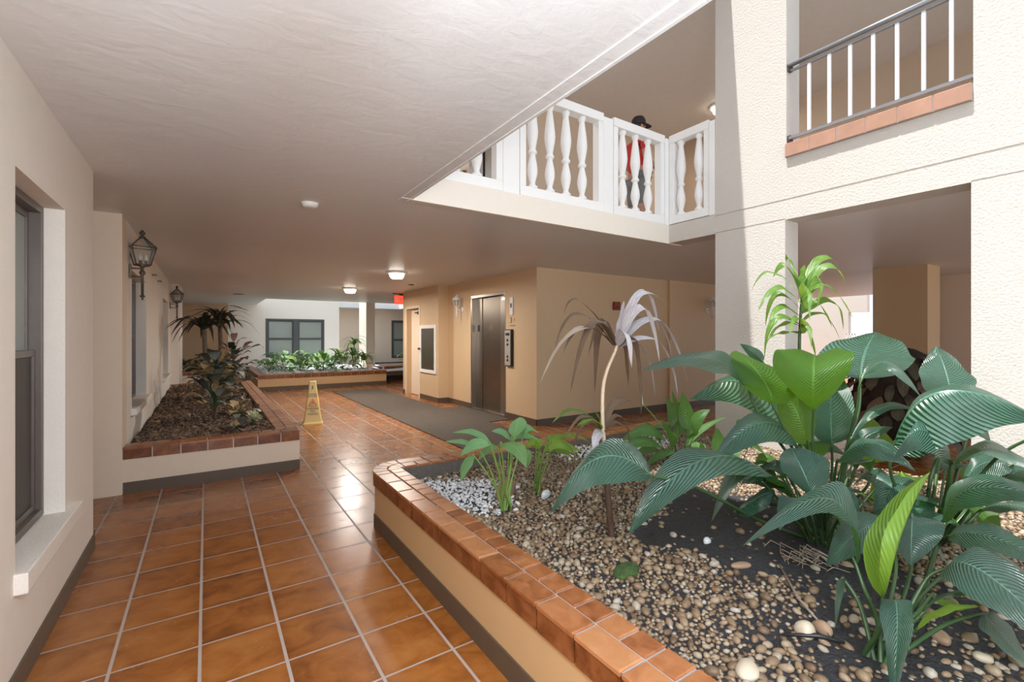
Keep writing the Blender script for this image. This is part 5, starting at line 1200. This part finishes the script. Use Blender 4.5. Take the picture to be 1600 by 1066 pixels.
tag(bulk_mesh('bark_mulch', CH, it, M['mulch']), 'brown bark mulch filling the left planter', 'mulch', kind='stuff')
rosette('croton', 'croton with broad dark and yellow brown leaves at the front of the left planter', 'plant', (.07,6.45,mul_z(.07,6.45)), 72, .27, .066, .3, ['croton_dark','croton_yellow','croton_grey','croton_dark','croton_yellow'], 5, prof_oval, .4, .25, stem=.62, spread=.8, tier=.8, smat='trunk')
rosette('croton', 'low yellow leaved croton just behind the front croton', 'plant', (.33,6.9,mul_z(.33,6.9)), 16, .20, .05, .4, ['croton_yellow','croton_grey','croton_yellow'], 8, prof_oval, .5, .3)
rosette('palm_dracaena', 'left of the two spiky dracaenas with a thick grey trunk', 'plant', (-.03,9.3,mul_z(-.03,9.3)), 34, .55, .034, .05, ['palm_leaf'], 9, prof_strap, .06, .42, 'spiky dracaenas of the left planter', stem=1.12, smat='grey_trunk')
rosette('palm_dracaena', 'right of the two spiky dracaenas, leaning toward the far window', 'plant', (.20,9.6,mul_z(.2,9.6)), 40, .62, .036, .05, ['palm_leaf'], 12, prof_strap, .06, .36, 'spiky dracaenas of the left planter', stem=1.18, smat='grey_trunk')
rosette('pink_plant', 'bushy plant with dusty pink leaves below the right spiky dracaena', 'plant', (.30,8.4,mul_z(.30,8.4)), 60, .24, .05, .4, ['pink_leaf','pink_leaf','shade_leaf','croton_dark'], 15, prof_oval, .6, .25, stem=.72, spread=.8, tier=.7)
rosette('shade_shrub', 'dark leafy shrub between the spiky dracaenas and the mulch', 'plant', (.14,8.1,mul_z(.14,8.1)), 40, .26, .045, .4, ['shade_leaf','croton_dark'], 18, prof_oval, .5, .3, stem=.5, tier=.8)
rosette('ground_plant', 'low plant with pinkish leaves at the front right of the left planter', 'plant', (.30,5.80,mul_z(.3,5.8)), 12, .15, .05, .1, ['pink_leaf','croton_dark','croton_yellow'], 22, prof_oval, .25, .2)
fh = thing('pale_shrub', 'rounded pale cream leafy clump at the front right corner of the mulch', 'plant', (.44,5.95,.36))
rs = random.Random(4)
for k in range(46):
    a = k*2.39996; e = math.acos(1-1.0*(k+.5)/46*1.15); d = Vector((math.sin(e)*math.cos(a), math.sin(e)*math.sin(a), math.cos(e)))
    c0 = Vector((.44,5.95,.43)); sd = Vector((-math.sin(a),math.cos(a),0))*.018
    blade(fh, c0+d*.02, c0+d*.06+Vector((0,0,.006)), c0+d*.105, -sd, sd, M['spathe'], prof_oval, nu=5, nv=1, seed=k)
stalk(fh, [(.44,5.95,.44),(.44,5.95,.33)], .012, .014, M['petiole'], 'stem')

# ------------------------------------------------------------------ far planters
grid('far_gravel_ground', 1.25, 6.1, 13.14, 17.18, .25, lambda x,y: .33+.03*math.sin(x*3)*math.sin(y*2), M['grey_stone'], 'pale ground of the far planter', 'gravel')
rs = random.Random(31); it = []
for _ in range(3200):
    x, y = rs.uniform(1.28,4.05), rs.uniform(13.16,16.5); it.append((rs.randrange(8), (x,y,.365+rs.uniform(0,.02)), rs.uniform(.02,.05), rot_np(rs.uniform(0,6.28),0,0), rs.random()))
tag(bulk_mesh('white_gravel', T_SM, it, M['chip_many']), 'white gravel of the far planter', 'gravel', kind='stuff')
fx = [(1.75,14.6),(2.15,13.9),(2.45,14.7),(2.75,13.8),(3.05,14.4),(3.35,13.9),(3.3,14.95),(1.55,15.4),(2.0,15.6),(2.9,15.6)]
nm = ['first leafy plant from the left','second leafy plant from the left','leafy plant under the middle of the window','leafy plant in front of the window, near the rim','leafy plant right of the window middle','bright leafy plant near the rim on the right','leafy plant beside the spiky far dracaena','low plant in the left back corner','leafy plant against the wall left of the middle','leafy plant against the wall right of the middle']
for k,(x,y) in enumerate(fx):
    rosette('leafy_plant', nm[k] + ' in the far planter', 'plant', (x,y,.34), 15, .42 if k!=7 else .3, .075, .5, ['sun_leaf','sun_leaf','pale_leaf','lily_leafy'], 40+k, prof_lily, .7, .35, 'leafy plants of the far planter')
for k,(x,y,h) in enumerate([(3.72,14.2,.75),(3.55,13.75,.45),(3.85,13.9,.3)]):
    rosette('far_dracaena', ['tallest spiky plant beside the far column','middle spiky plant by the far column','lowest spiky plant by the far column'][k], 'plant', (x,y,.34), 26, .5, .03, .05, ['sun_leaf','corn_leaf','pale_leaf'], 60+k, prof_strap, .05, .45, 'spiky plants by the far column', stem=h)
rocks = [(2.0,13.3),(2.45,13.25),(3.1,13.28),(3.5,13.3),(3.9,13.28)]
for k,(x,y) in enumerate(rocks):
    me = bpy.data.meshes.new('white_rock'); tv, tf = pebble_template(70+k, 3, .8); me.from_pydata([tuple(v) for v in tv], [], tf); me.polygons.foreach_set('use_smooth',[True]*len(tf)); me.materials.append(M['grey_stone'])
    o = bpy.data.objects.new('white_rock', me); C.objects.link(o); o.location = (x,y,.40); o.scale = (.11,.09,.09); o.rotation_euler = (0,0,k)
    tag(o, ['leftmost','second','middle','fourth','rightmost'][k] + ' white rock along the front rim of the far planter', 'rock', 'white rocks of the far planter')
# dim corner planters
grid('dim_soil', -2.09, .2, 15.39, 18.19, .3, lambda x,y: .34, M['mulch_bed'], 'dark soil of the dim far left planter', 'soil')
for k,(x,y) in enumerate([(-1.55,15.7),(-1.05,15.8),(-.55,15.7),(-.1,15.9)]):
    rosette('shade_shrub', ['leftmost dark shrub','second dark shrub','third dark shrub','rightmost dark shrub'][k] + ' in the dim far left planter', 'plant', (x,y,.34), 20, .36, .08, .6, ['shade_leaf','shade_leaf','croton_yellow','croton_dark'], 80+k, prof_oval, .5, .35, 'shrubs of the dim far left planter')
grid('corner_soil', 4.76, 8.7, 14.79, 17.98, .4, lambda x,y: .34, M['mulch_bed'], 'soil of the small far right planter', 'soil')
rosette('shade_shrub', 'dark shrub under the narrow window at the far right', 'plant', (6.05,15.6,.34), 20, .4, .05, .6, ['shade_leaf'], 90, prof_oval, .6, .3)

# ------------------------------------------------------------------ shaggy brown fern beyond the right opening
fc = Vector((6.6,1.95,.0))
fn = thing('shaggy_fern_mound', 'round shaggy mound of dead brown fronds beyond the right opening', 'plant', (6.6,1.95,0))
cb_ = MB(); cb_.sphere((6.6,1.95,.62), (.42,.46,.62), sub=3); cb_.build('core', M['mulch_bed'], fn)
rs = random.Random(6)
for k in range(90):
    e = math.acos(1-1.5*(k+.5)/90); a = k*2.39996
    d = Vector((math.sin(e)*math.cos(a), math.sin(e)*math.sin(a), math.cos(e)))
    p = Vector((6.6+d.x*.42, 1.95+d.y*.46, .62+d.z*.62)); out = Vector((d.x,d.y,d.z*.6)).normalized()
    tdir = (Vector((0,0,-1)) + out*.55).normalized(); sd = out.cross(tdir).normalized()*rs.uniform(.04,.075)
    l = rs.uniform(.18,.32)
    blade(fn, p-out*.02, p+tdir*l*.5+out*.05, p+tdir*l+out*rs.uniform(0,.07), -sd, sd, M['frond_dark' if d.z > .55 or rs.random() < .3 else 'frond_brown'], prof_oval, nu=6, nv=1, wave=.2, seed=k, name='frond')

# ------------------------------------------------------------------ person on the upper gallery
def skin_body(name, joints, edges, mat, parent, root=0, sub=2):
    me = bpy.data.meshes.new(name); me.from_pydata([j[0] for j in joints], edges, []); me.materials.append(mat)
    ob = bpy.data.objects.new(name, me); C.objects.link(ob)
    ob.modifiers.new('skin','SKIN'); sk = me.skin_vertices[0] if me.skin_vertices else None
    if sk is None:
        bpy.context.view_layer.objects.active = ob; 
    for i,j in enumerate(joints):
        r_ = j[1]; me.skin_vertices[0].data[i].radius = r_ if hasattr(r_,'__len__') else (r_,r_)
        me.skin_vertices[0].data[i].use_root = (i == root)
    s_ = ob.modifiers.new('sub','SUBSURF'); s_.levels = sub; s_.render_levels = sub
    dg = bpy.context.evaluated_depsgraph_get(); dg.update(); m2 = bpy.data.meshes.new_from_object(ob.evaluated_get(dg))
    ob.modifiers.clear(); ob.data = m2; m2.materials.clear(); m2.materials.append(mat)
    for p in m2.polygons: p.use_smooth = True
    if parent is not None: ob.parent = parent; ob.matrix_parent_inverse = Matrix.Identity(4)
    return ob
pr_ = thing('person', 'person in a red shirt and dark cap standing behind the white balustrade', 'person', (4.84,4.26,ZF))
pr_.scale = (.965,.965,.965); pr_.rotation_euler = (0,0,-.30)                    # faces local +x, to the right along the gallery
J = [((0,0,.93),(.10,.15)),((0,0,1.15),(.095,.14)),((0,0,1.36),(.10,.17)),((0,0,1.47),(.055,.06)),((.015,0,1.54),(.055,.055)),((.03,0,1.62),(.095,.075)),((.025,0,1.70),(.08,.07)),
     ((0,.19,1.42),.052),((-.02,.235,1.14),.042),((.16,.22,1.0),.032),((.24,.21,.99),(.02,.038)),
     ((0,-.19,1.42),.052),((-.02,-.235,1.14),.042),((.16,-.22,1.0),.032),((.24,-.21,.99),(.02,.038)),
     ((0,.09,.86),.09),((.01,.10,.47),.062),((0,.10,.09),.045),((.13,.11,.035),(.035,.045)),
     ((0,-.09,.86),.09),((.01,-.10,.47),.062),((0,-.10,.09),.045),((.13,-.11,.035),(.035,.045))]
E_ = [(0,1),(1,2),(2,3),(3,4),(4,5),(5,6),(2,7),(7,8),(8,9),(9,10),(2,11),(11,12),(12,13),(13,14),(0,15),(15,16),(16,17),(17,18),(0,19),(19,20),(20,21),(21,22)]
for s_ in (1,-1):                                   # fingers and thumb, rooted in the palm
    h0 = 10 if s_ == 1 else 14
    for q,(dy,ln_) in enumerate(((-.028,.07),(-.010,.08),(.009,.076),(.027,.06))):
        n0 = len(J); J += [((.275,.21*s_+dy,.985),.0095),((.275+ln_*.6,.21*s_+dy*1.1,.97),.0088),((.275+ln_,.21*s_+dy*1.1,.945),.0075)]; E_ += [(h0,n0),(n0,n0+1),(n0+1,n0+2)]
    n0 = len(J); J += [((.225,.21*s_-.04*s_,.985),.011),((.265,.21*s_-.065*s_,.97),.009)]; E_ += [(h0,n0),(n0,n0+1)]
skin_body('body', J, E_, M['skin'], pr_)
sh = [((0,0,.92),(.125,.175)),((0,0,1.15),(.115,.165)),((0,0,1.35),(.115,.19)),((0,0,1.455),(.07,.085)),((0,.2,1.42),.072),((-.01,.225,1.22),.066),((0,-.2,1.42),.072),((-.01,-.225,1.22),.066)]
skin_body('red_shirt', sh, [(0,1),(1,2),(2,3),(2,4),(4,5),(2,6),(6,7)], M['red_cloth'], pr_)
so2 = [((0,0,.93),(.115,.165)),((0,.095,.84),.115),((.01,.105,.5),.09),((0,-.095,.84),.115),((.01,-.105,.5),.09)]
skin_body('grey_shorts', so2, [(0,1),(1,2),(0,3),(3,4)], M['grey_cloth'], pr_)
def local(mb, name, mat):
    o = mb.build(name, mat); o.parent = pr_; return o
b = MB(); b.lathe([(.098,1.665),(.10,1.69),(.093,1.735),(.07,1.77),(.035,1.785),(.004,1.787)], 18, c=(.02,0,0))
b.add([(.02+.10*math.cos(a)+ (0 if r_==0 else .10*max(0,math.cos(a))),.098*math.sin(a),1.672 - .012*r_) for r_ in (0,1) for a in [(-1.15+2.3*k/10) for k in range(11)]], [(k,k+1,12+k,11+k) for k in range(10)], smooth=True)
local(b, 'cap', M['dark_cloth'])
b = MB(); b.sphere((.122,0,1.615), (.022,.016,.022)); b.sphere((.112,0,1.565),(.012,.024,.008)); b.sphere((.10,.033,1.64),(.012,.014,.009)); b.sphere((.10,-.033,1.64),(.012,.014,.009))
local(b, 'face', M['skin'])
b = MB(); b.sphere((.025,.078,1.625),(.02,.012,.032)); b.sphere((.025,-.078,1.625),(.02,.012,.032)); local(b, 'ear', M['skin'])
b = MB(); b.sphere((.0,0,1.645),(.094,.088,.062)); local(b, 'hair', M['hair'])
b = MB(); b.box((.06,.03,1.0),(.06,.03,1.0)) if False else None
for s_ in (.10,-.10):
    b = MB(); b.sphere((.06,s_*1.05,.04),(.14,.052,.045)); local(b, 'shoe', M['dark_cloth'])
